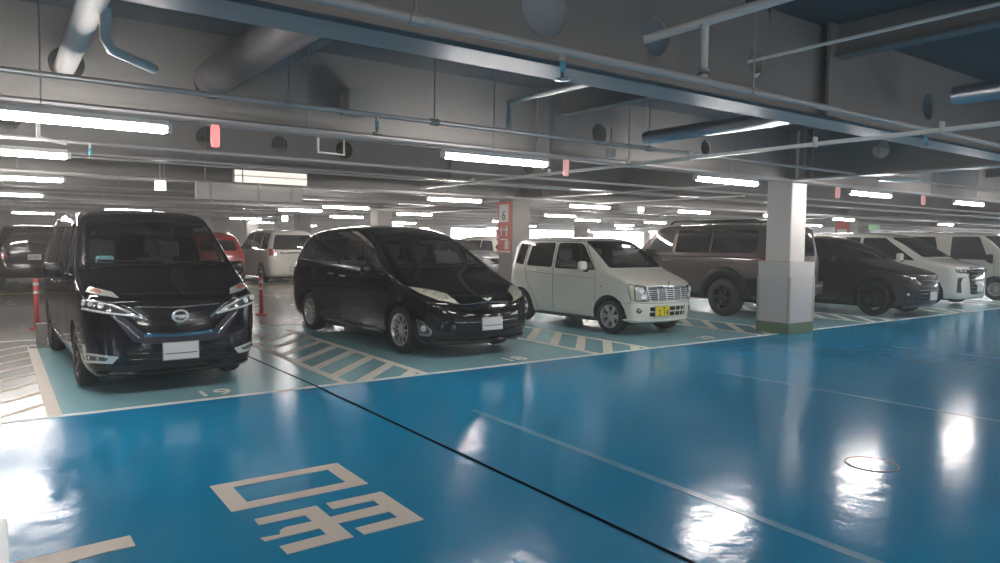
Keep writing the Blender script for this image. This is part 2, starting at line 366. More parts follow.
HAT = [(3.08, 1.02), (6.86, 1.06), (10.72, 1.06), (14.4, 1.06), (18.2, 1.06), (22.1, 1.06)]
where = ['between the two black minivans', 'between the black minivan and the small white car', 'behind the guarded column', 'between the brown off-roader and the charcoal car', 'between the charcoal and the white minivan', 'beside the white van']
def hatch(xa, wd, ya, yb, label):
    t = thing('hatched_zone', label, 'floor marking', (0, 0, 0))
    obj('border_line', slab([(xa-.04, ya), (xa+.06, ya), (xa+.06, yb), (xa-.04, yb)], .0005, .0045), M['hatch_line'], t)
    obj('border_line', slab([(xa+wd-.06, ya), (xa+wd+.04, ya), (xa+wd+.04, yb), (xa+wd-.06, yb)], .0005, .0045), M['hatch_line'], t)
    y = ya-.86; a, b = xa+.06, xa+wd-.06
    while y < yb-.1:
        p = [(a, y), (b, y+(b-a)*1.06), (b, y+(b-a)*1.06+.20), (a, y+.20)]
        # clip against the two ends of the zone
        def clip(poly, yy, keep):
            out = []
            for i, (px, py) in enumerate(poly):
                qx, qy = poly[(i+1) % len(poly)]; ip, iq = keep*(py-yy) >= 0, keep*(qy-yy) >= 0
                if ip: out.append((px, py))
                if ip != iq: t_ = (yy-py)/(qy-py); out.append((px+(qx-px)*t_, yy))
            return out
        p = clip(p, ya, 1); p = clip(p, yb, -1) if len(p) > 2 else []
        if len(p) > 2: obj('stripe', slab(p, .0005, .0035), M['hatch_line'], t)
        y += .592
for (xa, wd), w_ in zip(HAT, where): hatch(xa, wd, LINE+.075, 12.0 if xa < 10 else 11.2, 'pale hatched strip of teal floor '+w_)
t = thing('hatched_zone', 'pale glossy hatched area beside the black minivan at the edge of the lane', 'floor marking')
obj('border_line', slab([(.34, LINE+.075), (.45, LINE+.075), (.45, 12.1), (.34, 12.1)], .0005, .0045), M['beige_tape'], t)
for k in range(9):
    y = LINE-.6+k*.62; obj('stripe', slab([(-1.2, y-1.1), (.34, y+.55), (.34, y+.67), (-1.2, y-.98)] if y-1.1 > LINE+.08 else [(.34-(y+.55-LINE-.08)/1.07, LINE+.08), (.34, y+.55), (.34, y+.67), (.34-(y+.55-LINE-.08)/1.07-.1, LINE+.08)], .0005, .0035), M['beige_tape'], t) if y+.5 > LINE+.1 else None
for txt, x, yy, lab in (('19', 1.77, 7.45, 'bay number painted on teal floor in front of the tall black minivan'), ('18', 5.60, 7.5, 'bay number painted on teal floor in front of the low black minivan'), ('17', 9.6, 7.5, 'bay number painted on teal floor in front of the small white car')):
    o = lettering(txt, .38, M['hatch_line'], None, (x, yy, .004), (0, 0, 0), 'bay_number'); tag(o, lab, 'floor marking')
for i, (xa, ya, xb, yb, wd) in enumerate(((3.58, 5.42, 3.5, 1.0, .07), (7.18, 5.45, 7.4, .8, .05), (11.33, 5.33, 11.6, 1.2, .05))):
    mark('faded_line', [[(xa-wd/2, ya), (xb-wd/2, yb), (xb+wd/2, yb), (xa+wd/2, ya)]], M['faded'], ['widest faded stripe running down the blue lane', 'thin faded stripe on the blue lane below the guarded column', 'faint faded stripe on the blue lane before the charcoal car'][i], 'floor marking', z=.002)
mark('faded_line', [[(5.9, 1.75), (6.6, 2.05), (6.62, 2.0), (5.95, 1.7)], [(6.6, 2.05), (7.4, 1.5), (7.36, 1.45), (6.58, 2.0)]], M['faded'], 'faint bent remains of an old arrow on the blue lane', 'floor marking', z=.002)
t = thing('manhole_cover', 'round grey manhole cover set in the blue lane', 'manhole cover', (5.08, 2.5, 0))
obj('cover_plate', lathe(BM(), [(0, .004), (.165, .004), (.17, .0)], n=40), M['lane'], t)
obj('cover_ring', fixn(lathe(BM(), [(.17, .0), (.17, .005), (.176, .005), (.176, 0)], n=40)), M['conduit'], t)

# ---------------------------------------------------------------- ceiling lamps on their rails
def make_lamp():
    t = thing('ceiling_lamp', 'x', 'ceiling lamp')
    bm = boxb(-.66, .66, -.045, .045, .028, .075, .006, 1); box(bm, -.69, -.655, -.03, .03, -.02, .05); box(bm, .655, .69, -.03, .03, -.02, .05)
    obj('batten', bm, M['batten'], t)
    obj('lamp_tube', lathe(BM(), [(0, -.65), (.026, -.64), (.028, -.62), (.028, .62), (.026, .64), (0, .65)], 'X', 14, (0, 0, -.002)), M['tube'], t, True)
    return t
ZL = 2.42
rows = [(6.15, .48, 3.87, range(-1, 8)), (12.75, .22, 3.85, (-1, 0, 2, 3, 4, 5, 6, 8)), (17.9, .2, 3.75, (-1, 0, 2, 4, 6, 8)), (20.7, 11.3, 3.85, (-1, 0, 2, 3, 5)), (25.3, 3.5, 7.4, range(0, 7)),
        (31.5, 1.2, 7.7, range(0, 8)), (38.5, 4.0, 7.7, range(0, 7)), (44.5, 8, 8.4, range(0, 6)), (-1.2, .5, 3.87, range(-2, 7)), (-7.5, .5, 7.74, range(-1, 4)), (8.9, .0, 30, range(0, 1))]  # rows at negative y are unseen lamps added to light the lane
near_lab = {(0, 0): 'long white tube lamp above the hood of the tall black minivan', (0, 1): 'white tube lamp glaring above the low black minivan', (0, 2): 'white tube lamp just before the top of the guarded column',
            (0, 3): 'white tube lamp just past the guarded column, over the charcoal car', (0, 4): 'white tube lamp over the white minivan, at the picture edge'}
ORD = ['first', 'second', 'third', 'fourth', 'fifth', 'sixth', 'seventh', 'eighth', 'ninth', 'tenth']
row_name = ['over the parked cars', 'over the aisle', 'third from the lane', 'fourth from the lane', 'fifth from the lane', 'sixth from the lane', 'seventh from the lane', 'by the far wall']
def seen_in_frame(x, y, z):
    v = camo.matrix_world.inverted() @ Vector((x, y, z)); return v.z < 0 and abs(v.x/-v.z) < 500/F and abs(v.y/-v.z) < 281/F
lamp0 = None
for ri, (y, xo, pitch, ks) in enumerate(rows):
    cnt_ = 0
    for k in ks:
        x = xo + pitch*k
        if x > XR-2: continue
        if lamp0 is None: lamp0 = make_lamp(); t = lamp0
        else: t = copy_tree(lamp0)
        t.location = (x, y, ZL); vis = ri < 8 and seen_in_frame(x, y, ZL)
        if vis: cnt_ += 1
        if (ri, k) in near_lab: t['label'] = near_lab[(ri, k)]; t['group'] = 'first row of ceiling lamps'
        elif ri == 10: t['label'] = 'thin white tube lamp half hidden beyond the second beam'
        elif vis: t['label'] = 'white tube lamp, %s along in the lamp row %s' % (ORD[cnt_-1], row_name[ri]); t['group'] = 'ceiling lamps in the row '+row_name[ri]
        elif ri in (8, 9): t['label'] = 'added unseen tube lamp lighting the blue lane, ' + ('just beside' if ri == 8 else 'well behind') + ' the camera'; t['group'] = 'added unseen lamps over the lane'
        else: t['label'] = 'white tube lamp past the edge of the picture'; t['group'] = 'ceiling lamps past the picture edge'
for (y, xo, pitch, ks), lab in zip(rows[:10], ['over the hoods of the parked cars', 'over the aisle', 'third from the lane', 'fourth from the lane', 'over the far parked cars', 'deep in the garage', 'deeper in the garage', 'by the far wall', 'added over the lane by the camera', 'added over the lane behind the camera']):
    t = thing('lamp_rail', 'slim grey rail carrying the lamp row '+lab, 'lamp rail', (0, y, ZL+.09))
    obj('rail', box(BM(), XL+.3, XR-.3, -.025, .025, -.012, .012), M['conduit'], t)
    bm = BM()
    for x in range(-20, 62, 2): tube(bm, [(x+.3, 0, .012), (x+.3, 0, DECK-ZL-.09)], .006, 5)
    tag(obj('hanger_rods', bm, M['conduit'], t), kind='stuff')

# parking indicators hung under the lamp rail
def indicator(x, y, m, label):
    t = thing('bay_indicator', label, 'indicator lamp', (x, y, ZL+.05))
    obj('bracket', tube(BM(), [(0, 0, .045), (0, 0, .02)], .008, 6), M['conduit'], t)
    obj('indicator_lens', lathe(BM(), [(0, .03), (.03, .025), (.036, 0), (.036, -.12), (.03, -.15), (0, -.155)], n=16), m, t, True)
indicator(1.50, 6.15, M['red_glow'], 'red glowing capsule indicator above the tall black minivan')
for x, lab in ((5.30, 'small pale indicator below the lamp over the low black minivan'),): indicator(x, 6.15, M['pink_glow'], lab)
for x, lab in ((11.05, 'pale pink indicator hanging just past the guarded column'), (14.0, 'pale pink indicator over the charcoal car'), (17.85, 'pale pink indicator at the picture edge over the white van')): indicator(x, 6.15, M['pink_glow'], lab)

# ---------------------------------------------------------------- pipes, ducts, sprinklers
def pipe(name, pts, r, m, label, cat='pipe', n=12):
    t = thing(name, label, cat); obj('pipe_run', tube(BM(), pts, r, n), M[m], t, True); return t
def hangers(t, xs, y, z):
    for x in xs: obj('hanger', tube(tube(BM(), [(x, y, z), (x, y, DECK)], .007, 6), [(x-.04, y, z), (x+.04, y, z)], .035, 8), M['conduit'], t)
p1 = pipe('sprinkler_pipe', [(XL+.5, 3.2, 2.68), (XR-.5, 3.2, 2.68)], .026, 'pipe', 'grey sprinkler pipe running along the near side of the first beam'); hangers(p1, (-1, 1.75, 4.55, 9.5, 13), 3.2, 2.68)
p2 = pipe('sprinkler_pipe', [(XL+.5, 6.1, 2.73), (XR-.5, 6.1, 2.73)], .022, 'pipe', 'grey sprinkler pipe running above the first lamp row'); hangers(p2, (-.6, 2.1, 3.55, 6.6, 10, 14.5), 6.1, 2.73)
pipe('sprinkler_pipe', [(XL+.5, 9.2, 2.62), (XR-.5, 9.2, 2.62)], .022, 'pipe', 'grey pipe crossing behind the first lamp row over the car roofs')
pipe('sprinkler_pipe', [(XL+.5, 10.3, 2.56), (XR-.5, 10.3, 2.56)], .014, 'pipe', 'thin grey conduit crossing beyond the car roofs')
pipe('sprinkler_pipe', [(XL+.5, 13.6, 2.6), (XR-.5, 13.6, 2.6)], .025, 'pipe', 'grey pipe above the second lamp row')
pipe('sprinkler_pipe', [(XL+.5, 16.6, 2.58), (XR-.5, 16.6, 2.58)], .025, 'pipe', 'grey pipe crossing before the third lamp row')
pipe('sprinkler_pipe', [(XL+.5, 21.8, 2.58), (XR-.5, 21.8, 2.58)], .03, 'pipe', 'grey pipe crossing deep in the garage')
def sprinkler(x, y, z, label):
    t = thing('sprinkler', label, 'sprinkler', (x, y, z))
    obj('fitting', lathe(BM(), [(0, .01), (.018, .01), (.018, -.04), (0, -.04)], n=12), M['brass'], t)
    obj('blue_tube', lathe(BM(), [(0, -.035), (.017, -.035), (.017, -.105), (0, -.105)], n=14), M['sprinkler_blue'], t, True)
    obj('deflector', lathe(BM(), [(0, -.10), (.009, -.10), (.011, -.135), (.042, -.142), (.042, -.15), (.01, -.155), (0, -.155)], n=16), M['brass'], t, True)
sprinkler(2.72, 3.2, 2.66, 'blue sprinkler head hanging from the pipe by the first beam, before its round hole')
sprinkler(7.28, 3.2, 2.66, 'blue sprinkler head hanging from the first pipe, right before the depthwise girder')
sprinkler(2.93, 6.1, 2.71, 'blue sprinkler head hanging from the pipe above the first lamp row')
sprinkler(.9, 9.2, 2.60, 'small sprinkler head hanging from the pipe beyond the first lamp row')
t = pipe('feed_pipe', [(3.98, 3.95, 3.08), (3.98, -.2, 3.08)], .033, 'white_pipe', 'white pipe passing through the oval hole in the first beam, with a drop')
obj('drop_pipe', tube(BM(), [(3.98, 3.2, 3.08), (3.98, 3.2, 2.70)], .03, 12), M['white_pipe'], t, True)
obj('pipe_collar', tube(BM(), [(3.98, 3.2, 2.76), (3.98, 3.2, 2.72)], .042, 12), M['brass'], t, True)
pipe('feed_pipe', [(5.2, 3.9, 3.10), (5.2, -.2, 3.10)], .014, 'white_pipe', 'thin white pipe passing through the smaller hole in the first beam')
t = pipe('drain_pipe', [(.55, 7.6, 3.08), (.55, 3.82, 3.08)], .085, 'white_pipe', 'thick pale pipe under the ceiling at the upper edge, entering the second beam', n=24)
obj('branch_pipe', tube(BM(), [(.62, 5.3, 3.05), (.62, 5.3, 2.86), (.66, 5.35, 2.80), (.98, 5.75, 2.80)], .036, 14), M['white_pipe'], t, True)
t = pipe('spiral_duct', [(1.75, 7.28, 3.1), (1.75, 6.9, 3.1), (1.78, 3.85, 3.08)], .16, 'dark_duct', 'fat dark duct under the ceiling between the first and second beams', 'duct', 32)
t = pipe('air_duct', [(7.4, 6.9, 3.02), (7.4, 3.95, 3.02)], .09, 'galv', 'round metal duct with a closed end between the first and second beams', 'duct', 24)
t = pipe('air_duct', [(7.6, 3.1, 3.02), (7.6, -.2, 3.02)], .09, 'galv', 'shiny round metal duct on the camera side of the first beam', 'duct', 24)
pipe('drop_pipe', [(4.45, 6.1, 2.75), (4.45, 6.1, 3.03), (4.5, 5.0, 3.03), (4.5, 3.9, 3.03)], .027, 'white_pipe', 'white angled pipe rising from the second sprinkler pipe over the glaring lamp')
pipe('drop_pipe', [(2.9, 7.5, 2.675), (2.9, 7.5, 2.52), (3.5, 8.2, 2.60), (3.5, 8.2, 3.5)], .014, 'white_pipe', 'thin bent white pipe between the red indicator and the glaring lamp')
pipe('drop_pipe', [(.36, 8.0, 3.5), (.36, 8.0, 2.50), (.60, 8.35, 2.50)], .02, 'white_pipe', 'small bent white pipe under the long lamp near the picture edge')
t = thing('cable_rack', 'flat pale cable rack crossing toward the camera under all the pipes', 'cable rack', (6.9, 0, 2.60))
obj('tray', box(BM(), -.03, .03, -3, 12.4, -.018, .018), M['white_pipe'], t)
for y in (2.9, 4.1, 5.7, 6.75, 8.4, 10.5): obj('clamp', boxb(-.03, .03, y-.012, y+.012, -.03, .075, .003, 1), M['batten'], t)
t = thing('cable_rack', 'thin cable run crossing the ceiling above the off-roader', 'cable rack', (11.9, 0, 2.5)); obj('tray', box(BM(), -.02, .02, 8.5, 21, -.012, .012), M['white_pipe'], t)
t = thing('junction_box', 'small grey junction boxes on the second sprinkler pipe', 'junction box', (5.95, 6.1, 2.62)); obj('box_body', boxb(-.05, .05, -.04, .04, -.05, .05, .006, 1), M['conduit'], t); obj('conduit_stub', tube(BM(), [(0, 0, .05), (0, 0, .3)], .01, 8), M['conduit'], t)
t = thing('junction_box', 'square grey box on the web of the second beam', 'junction box', (3.15, 7.12, 3.02)); obj('box_body', boxb(-.11, .11, -.12, .12, -.13, .13, .006, 1), M['steel'], t)
t = thing('smoke_detector_plate', 'round pale detector plate under the girder beyond the guarded column', 'detector', (11.48, 5.4, 2.58)); obj('plate', lathe(BM(), [(0, .03), (.26, .03), (.30, 0), (.12, -.02), (0, -.02)], n=32), M['batten'], t, True)
obj('stem', tube(BM(), [(0, 0, .03), (0, 0, .1)], .01, 8), M['conduit'], t)
# hanging direction boards over the aisle
t = thing('hanging_board', 'grey two-panel hanging board with straps above the black minivan', 'sign', (3.62, 12.25, 0))
obj('board', boxb(-.95, .82, -.04, .04, 2.20, 2.46, .005, 1), M['guard'], t)
for x in (-.72, .06, .62): obj('strap', boxb(x-.015, x+.015, -.055, -.042, 2.18, 2.50), M['conduit'], t)
obj('hanging_rod', tube(tube(BM(), [(-.8, 0, 2.46), (-.8, 0, DECK)], .01, 6), [(.7, 0, 2.46), (.7, 0, DECK)], .01, 6), M['conduit'], t)
t = thing('hanging_lightbox', 'glowing cream light box hung above the grey two-panel board', 'lit sign', (3.86, 12.1, 0))
obj('lit_face', boxb(-.62, .60, -.03, .03, 2.50, 2.70, .004, 1), M['lightbox'], t)
bm = BM(); box(bm, -.64, .62, -.035, -.03, 2.60, 2.612); box(bm, -.64, -.62, -.035, .035, 2.49, 2.72); box(bm, .60, .62, -.035, .035, 2.49, 2.72); box(bm, -.5, -.48, -.036, -.03, 2.5, 2.7); box(bm, -.64, .62, -.035, .035, 2.70, 2.72)
obj('frame', bm, M['conduit'], t)
obj('hanging_rod', tube(BM(), [(-.4, 0, 2.72), (-.4, 0, DECK)], .01, 6), M['conduit'], t)
def small_sign(x, y, z, w, h, m, label, cat='lit sign'):
    t = thing('hanging_sign', label, cat, (x, y, z)); obj('lit_face', boxb(-w/2, w/2, -.03, .03, -h/2, h/2, .004, 1), M[m], t)
    obj('hanging_rod', tube(BM(), [(0, 0, h/2), (0, 0, DECK-z)], .008, 6), M['conduit'], t); return t
p = (2.16, 12.30, 2.39); small_sign(*p, .15, .15, 'lit_white', 'small square white lit sign over the aisle beyond the black minivan')
p = (20.18, 19.00, 2.82); small_sign(*p, .26, .26, 'lit_white', 'small square white lit sign above the small white car')
p = (8.77, 26.00, 2.32); small_sign(*p, .2, .2, 'lit_white', 'tiny square lit sign far behind the black minivans')
p = (23.42, 20.60, 2.87); t = small_sign(*p, 1.5, .24, 'exit_green', 'green lit hanging sign above the brown off-roader')
p = (55.75, 22.50, 3.17); small_sign(*p, 3.0, .28, 'orange_glow', 'orange glowing sign above the white van roof')
p = (58.30, 22.20, 3.30); small_sign(*p, .5, .4, 'red_glow', 'red glowing sign at the end of the orange one')
p = (41.79, 21.00, 2.74); small_sign(*p, 1.2, .6, 'green_poster', 'green lit poster beyond the white minivan roof')
p = (58.64, 21.50, 3.62); small_sign(*p, 3.2, .35, 'white_sign', 'pale hanging direction board at the picture edge above the white van', 'sign')

# ---------------------------------------------------------------- posts by the stalls
def red_post(x, y, label, h=.78):
    t = thing('traffic_post', label, 'traffic post', (x, y, 0))
    obj('post_base', lathe(BM(), [(0, 0), (.11, 0), (.11, .02), (.05, .045), (0, .045)], n=24), M['red_post'], t, True)
    obj('post_tube', lathe(BM(), [(0, .04), (.04, .04), (.038, h-.02), (.025, h), (0, h)], n=20), M['red_post'], t, True)
    for z in (h-.12, h-.26): obj('reflective_band', lathe(BM(), [(.0405, z), (.0415, z), (.0415, z+.05), (.0405, z+.05)], n=20), M['white_band'], t, True)
red_post(.55, 14.2, 'red plastic post with bands beside the tall black minivan', .86)
red_post(4.42, 14.6, 'red plastic post with bands standing between the two black minivans', .78)
t = thing('wheel_stop_post', 'low grey block post on a foot plate at the back corner of the black minivan', 'bollard', (.50, 11.9, 0))
obj('foot_plate', boxb(-.14, .14, -.1, .1, 0, .03, .006, 1), M['conduit'], t); obj('block', boxb(-.055, .075, -.06, .06, .03, .34, .012, 2), M['column_far'], t)
def wheel_stop(x, y, label, w=.28, m='guard'):
    t = thing('wheel_stop', label, 'wheel stop', (x, y, 0)); obj('block', boxb(-w, w, -.075, .075, 0, .11, .02, 2), M[m], t)
wheel_stop(4.98, 11.2, 'bright white block on the floor seen under the low black minivan', .19, 'white_sign')
for c, nm in ((1.45, 'tall black minivan'), (5.3, 'low black minivan')):
    wheel_stop(c-.55, 12.3, 'pale wheel stop at the near rear wheel of the '+nm); wheel_stop(c+.55, 12.3, 'pale wheel stop at the off rear wheel of the '+nm)

# ================================================================ cars
# local axes: x across, y from the front bumper (0) to the rear, z up
def rpoly(pts, r, n=4):
    """round the corners of a convex outline"""
    out = []; N = len(pts); rs = r if isinstance(r, (list, tuple)) else [r]*N
    for i in range(N):
        p = Vector(pts[i]); a = Vector(pts[i-1]); b = Vector(pts[(i+1) % N]); rr = min(rs[i], (a-p).length*.45, (b-p).length*.45)
        if rr < 1e-4: out.append(p); continue
        A = p+(a-p).normalized()*rr; B = p+(b-p).normalized()*rr
        for k in range(n+1): t = k/n; out.append(A*(1-t)**2 + p*2*t*(1-t) + B*t*t)
    return [(v.x, v.y) for v in out]
def resample(poly, step, closed=True):
    out = []; n = len(poly)
    for i in range(n if closed else n-1):
        a, b = Vector(poly[i]), Vector(poly[(i+1) % n]); m = max(1, int((b-a).length/step))
        for k in range(m): q = a+(b-a)*k/m; out.append((q.x, q.y))
    if not closed: out.append(tuple(poly[-1]))
    return out
def inside(p, poly):
    x, y = p; c = False; n = len(poly)
    for i in range(n):
        x1, y1 = poly[i]; x2, y2 = poly[(i+1) % n]
        if (y1 > y) != (y2 > y) and x < (x2-x1)*(y-y1)/(y2-y1)+x1: c = not c
    return c
def inset(poly, d):
    n = len(poly); ar = sum(poly[i][0]*poly[(i+1) % n][1]-poly[(i+1) % n][0]*poly[i][1] for i in range(n)); s = 1 if ar > 0 else -1; out = []
    for i in range(n):
        p = Vector(poly[i]); a = Vector(poly[i-1]); b = Vector(poly[(i+1) % n]); e1 = (p-a).normalized(); e2 = (b-p).normalized()
        n1 = Vector((-e1.y, e1.x))*s; n2 = Vector((-e2.y, e2.x))*s; m = n1+n2
        if m.length < 1e-6: m = n1
        m.normalize(); q = p+m*d/max(.5, m.dot(n1)); out.append((q.x, q.y))
    return out
class Body:
    """a car body surface that panels can be laid on"""
    def __init__(s, bm): s.bvh = BVHTree.FromBMesh(bm)
    def hit(s, side, u, v, x0=None):
        if side in ('L', 'R'): o = Vector((-3 if side == 'L' else 3, u, v)); d = Vector((1 if side == 'L' else -1, 0, 0))
        elif side == 'F': o = Vector((u, -3, v)); d = Vector((0, 1, 0))
        elif side in ('OL', 'OR'):
            s_ = 1 if side == 'OL' else -1; d = Vector((.7*s_, .7, -.25)).normalized(); du = Vector((.70711*s_, -.70711, 0)); dv = Vector((.7*s_*.25, .7*.25, .98)).normalized()
            o = du*u+dv*v-d*4
        elif side == 'B': o = Vector((u, 9, v)); d = Vector((0, -1, 0))
        else: o = Vector((u, v, 4)); d = Vector((0, 0, -1))
        h = s.bvh.ray_cast(o, d)
        if h[0] is None:
            q = Vector({'L': (-.8, u, v), 'R': (.8, u, v), 'F': (u, .1, v), 'B': (u, 4.5, v), 'T': (u, v, 1.8)}.get(side, o+d*3.6)); h = s.bvh.find_nearest(q)
        n = h[1]
        if n.dot(d) > 0: n = -n
        return h[0], n
def patch(body, side, poly, off, thick=.006, step=.05):
    ol = resample(poly, step); xs = [p[0] for p in ol]; ys = [p[1] for p in ol]; ins = inset(ol, step*.35); pts = list(ol)
    gx = min(xs)+step/2
    while gx < max(xs):
        gy = min(ys)+step/2
        while gy < max(ys):
            if inside((gx, gy), ins): pts.append((gx, gy))
            gy += step
        gx += step
    n = len(ol); r = delaunay_2d_cdt([Vector(p) for p in pts], [], [list(range(n))], 1, 1e-6)
    bm = BM(); top, bot = [], []
    for v in r[0]:
        h, nn = body.hit(side, v.x, v.y); top.append(bm.verts.new(h+nn*off)); bot.append(bm.verts.new(h+nn*(off-thick)))
    fs = [f for f in r[2] if len(f) == 3]
    sgn = None; cnt = {}
    for f in fs:
        try: bm.faces.new([top[i] for i in f])
        except ValueError: continue
        bm.faces.new([bot[i] for i in reversed(f)])
        for i in range(3): e = (f[i], f[(i+1) % 3]); cnt[e] = 1
    for (a, b) in list(cnt):
        if (b, a) not in cnt: bm.faces.new((top[b], top[a], bot[a], bot[b]))
    d = {'L': Vector((-1,0,0)), 'R': Vector((1,0,0)), 'F': Vector((0,-1,0)), 'B': Vector((0,1,0)), 'T': Vector((0,0,1)), 'OL': Vector((-.7, -.7, .2)), 'OR': Vector((.7, -.7, .2))}[side]
    bm.faces.ensure_lookup_table()
    bm.normal_update()
    tf = [f for f in bm.faces if all(v in set(top[:1]) for v in f.verts)] or [f for f in bm.faces][:1]
    if tf[0].normal.dot(d) < 0:
        for f in bm.faces: f.normal_flip()
    for f in bm.faces: f.smooth = True
    for e in bm.edges:
        if len(e.link_faces) == 2 and e.calc_face_angle(0) > .7: e.smooth = False
    return bm
def ribbon(body, side, line, w, off=.002, thick=.003, closed=False, step=.05, bm=None):
    bm = bm or BM(); pts = resample(line, step, closed); n = len(pts); rows = []
    for i, p in enumerate(pts):
        a = Vector(pts[i-1]) if (i or closed) else Vector(p); b = Vector(pts[(i+1) % n]) if (i < n-1 or closed) else Vector(p)
        d = (b-a).normalized(); nn = Vector((-d.y, d.x)); ww = w[0]+(w[1]-w[0])*i/(n-1) if isinstance(w, (list, tuple)) else w
        row = []
        for q in (Vector(p)+nn*ww/2, Vector(p)-nn*ww/2):
            h, m = body.hit(side, q.x, q.y); row += [h+m*off, h+m*(off-thick)]
        rows.append([bm.verts.new(x) for x in row])
    for i in range(n if closed else n-1):
        A, B = rows[i], rows[(i+1) % n]
        for j, k in ((0, 2), (2, 3), (3, 1), (1, 0)): bm.faces.new((A[j], A[k], B[k], B[j]))
    if not closed: bm.faces.new([rows[0][j] for j in (0, 1, 3, 2)]); bm.faces.new([rows[-1][j] for j in (0, 2, 3, 1)])
    return fixn(bm)
def cage(sp):
    st = sp['st']; rows = []
    for s in st:
        y, w, zb, z5, x6, z6, x7, z7, x8, z8, z9, z10 = s[:12]; dy = s[12] if len(s) > 12 else {}
        zs = zb+.13; zm = (zs+z5)/2+.03; t = sp.get('tuck', .035)
        w *= 1.0; P_ = [(0, zb), (w*.5, zb), (w*.90, zb), (w-t, zs), (w, zm), (w-.008, z5), (x6, z6), (x7, z7), (x8, z8), (x8*.52, z9), (0, z10)]
        rows.append([Vector((px, y+dy.get(j, 0), pz)) for j, (px, pz) in enumerate(P_)])
    bm = BM(); R = [[bm.verts.new(p) for p in r] for r in rows]; L_ = [[r[0]]+[bm.verts.new((-v.co.x, v.co.y, v.co.z)) for v in r[1:10]]+[r[10]] for r in R]
    for A, B in ((R, 1), (L_, -1)):
        for r, q in zip(A, A[1:]):
            for j in range(10):
                f = (r[j], q[j], q[j+1], r[j+1]); bm.faces.new(f if B > 0 else f[::-1])
    for idx, key in ((0, 'front'), (-1, 'rear')):
        r, l = R[idx], L_[idx]; grid = [[l[2], l[1], r[0], r[1], r[2]]]
        prof = sp[key]          # for rows 3..7: centre y offset
        sg = 1
        for n, j in enumerate(range(3, 8)):
            b = prof[n]; grid.append([l[j]]+[bm.verts.new((r[j].co.x*t, r[j].co.y+b*q, r[j].co.z)) for t, q in ((-.52, .8), (0, 1), (.52, .8))]+[r[j]])
        grid.append([l[8], l[9], r[10], r[9], r[8]])
        for a, b in zip(grid, grid[1:]):
            for k in range(4): bm.faces.new((a[k], a[k+1], b[k+1], b[k]) if idx == 0 else (a[k+1], a[k], b[k], b[k+1]))
        bot, top = prof[5], prof[6]          # bumper bottom and hood edge centre offsets
        for v, q in ((r[1], .8), (l[1], .8), (r[0], 1)): v.co.y += bot*q
        for v, q in ((r[9], .8), (l[9], .8), (r[10], 1)): v.co.y += top*q
    bmesh.ops.recalc_face_normals(bm, faces=bm.faces[:]); return bm
def subsurf(bm, lv, cutters=()):
    me = bpy.data.meshes.new('tmp'); bm.to_mesh(me); bm.free(); o = bpy.data.objects.new('tmp', me); C.objects.link(o)
    m = o.modifiers.new('s', 'SUBSURF'); m.levels = lv; m.render_levels = lv; rm = [o]
    for c in cutters:
        cm = bpy.data.meshes.new('cut'); c.to_mesh(cm); c.free(); co = bpy.data.objects.new('cut', cm); C.objects.link(co); rm.append(co)
        b = o.modifiers.new('b', 'BOOLEAN'); b.operation = 'DIFFERENCE'; b.object = co; b.solver = 'EXACT'
    dg = bpy.context.evaluated_depsgraph_get(); dg.update(); out = bpy.data.meshes.new_from_object(o.evaluated_get(dg))
    for x in rm: d = x.data; bpy.data.objects.remove(x); bpy.data.meshes.remove(d)
    r = BM(); r.from_mesh(out); bpy.data.meshes.remove(out); return r
def cut_opening(bm, side, poly):
    ax = {'L': 0, 'R': 0, 'F': 1, 'B': 1}[side]; s = {'L': -1, 'R': 1, 'F': -1, 'B': 1}[side]
    us = [p[0] for p in poly]; vs = [p[1] for p in poly]; m = .03
    def uv(c): return (c.y, c.z) if ax == 0 else (c.x, c.z)
    def near():
        out = []
        for f in bm.faces:
            q = [uv(v.co) for v in f.verts]
            if max(a[0] for a in q) < min(us)-m or min(a[0] for a in q) > max(us)+m or max(a[1] for a in q) < min(vs)-m or min(a[1] for a in q) > max(vs)+m: continue
            if ax == 0 and f.calc_center_median().x*s < .3: continue
            if ax == 1 and f.normal.y*s < .05: continue
            if ax == 0 and f.normal.x*s < .1: continue
            out.append(f)
        return out
    for i in range(len(poly)):
        a, b = poly[i], poly[(i+1) % len(poly)]
        if (Vector(a)-Vector(b)).length < 1e-4: continue
        fs = near(); g = list({e for f in fs for e in f.edges} | {v for f in fs for v in f.verts})+fs
        if ax == 0: co = (0, a[0], a[1]); no = Vector((0, b[1]-a[1], -(b[0]-a[0])))
        else: co = (a[0], 0, a[1]); no = Vector((b[1]-a[1], 0, -(b[0]-a[0])))
        bmesh.ops.bisect_plane(bm, geom=g, plane_co=co, plane_no=no.normalized(), dist=1e-5)
    kill = [f for f in near() if inside(uv(f.calc_center_median()), poly)]
    bmesh.ops.delete(bm, geom=kill, context='FACES')
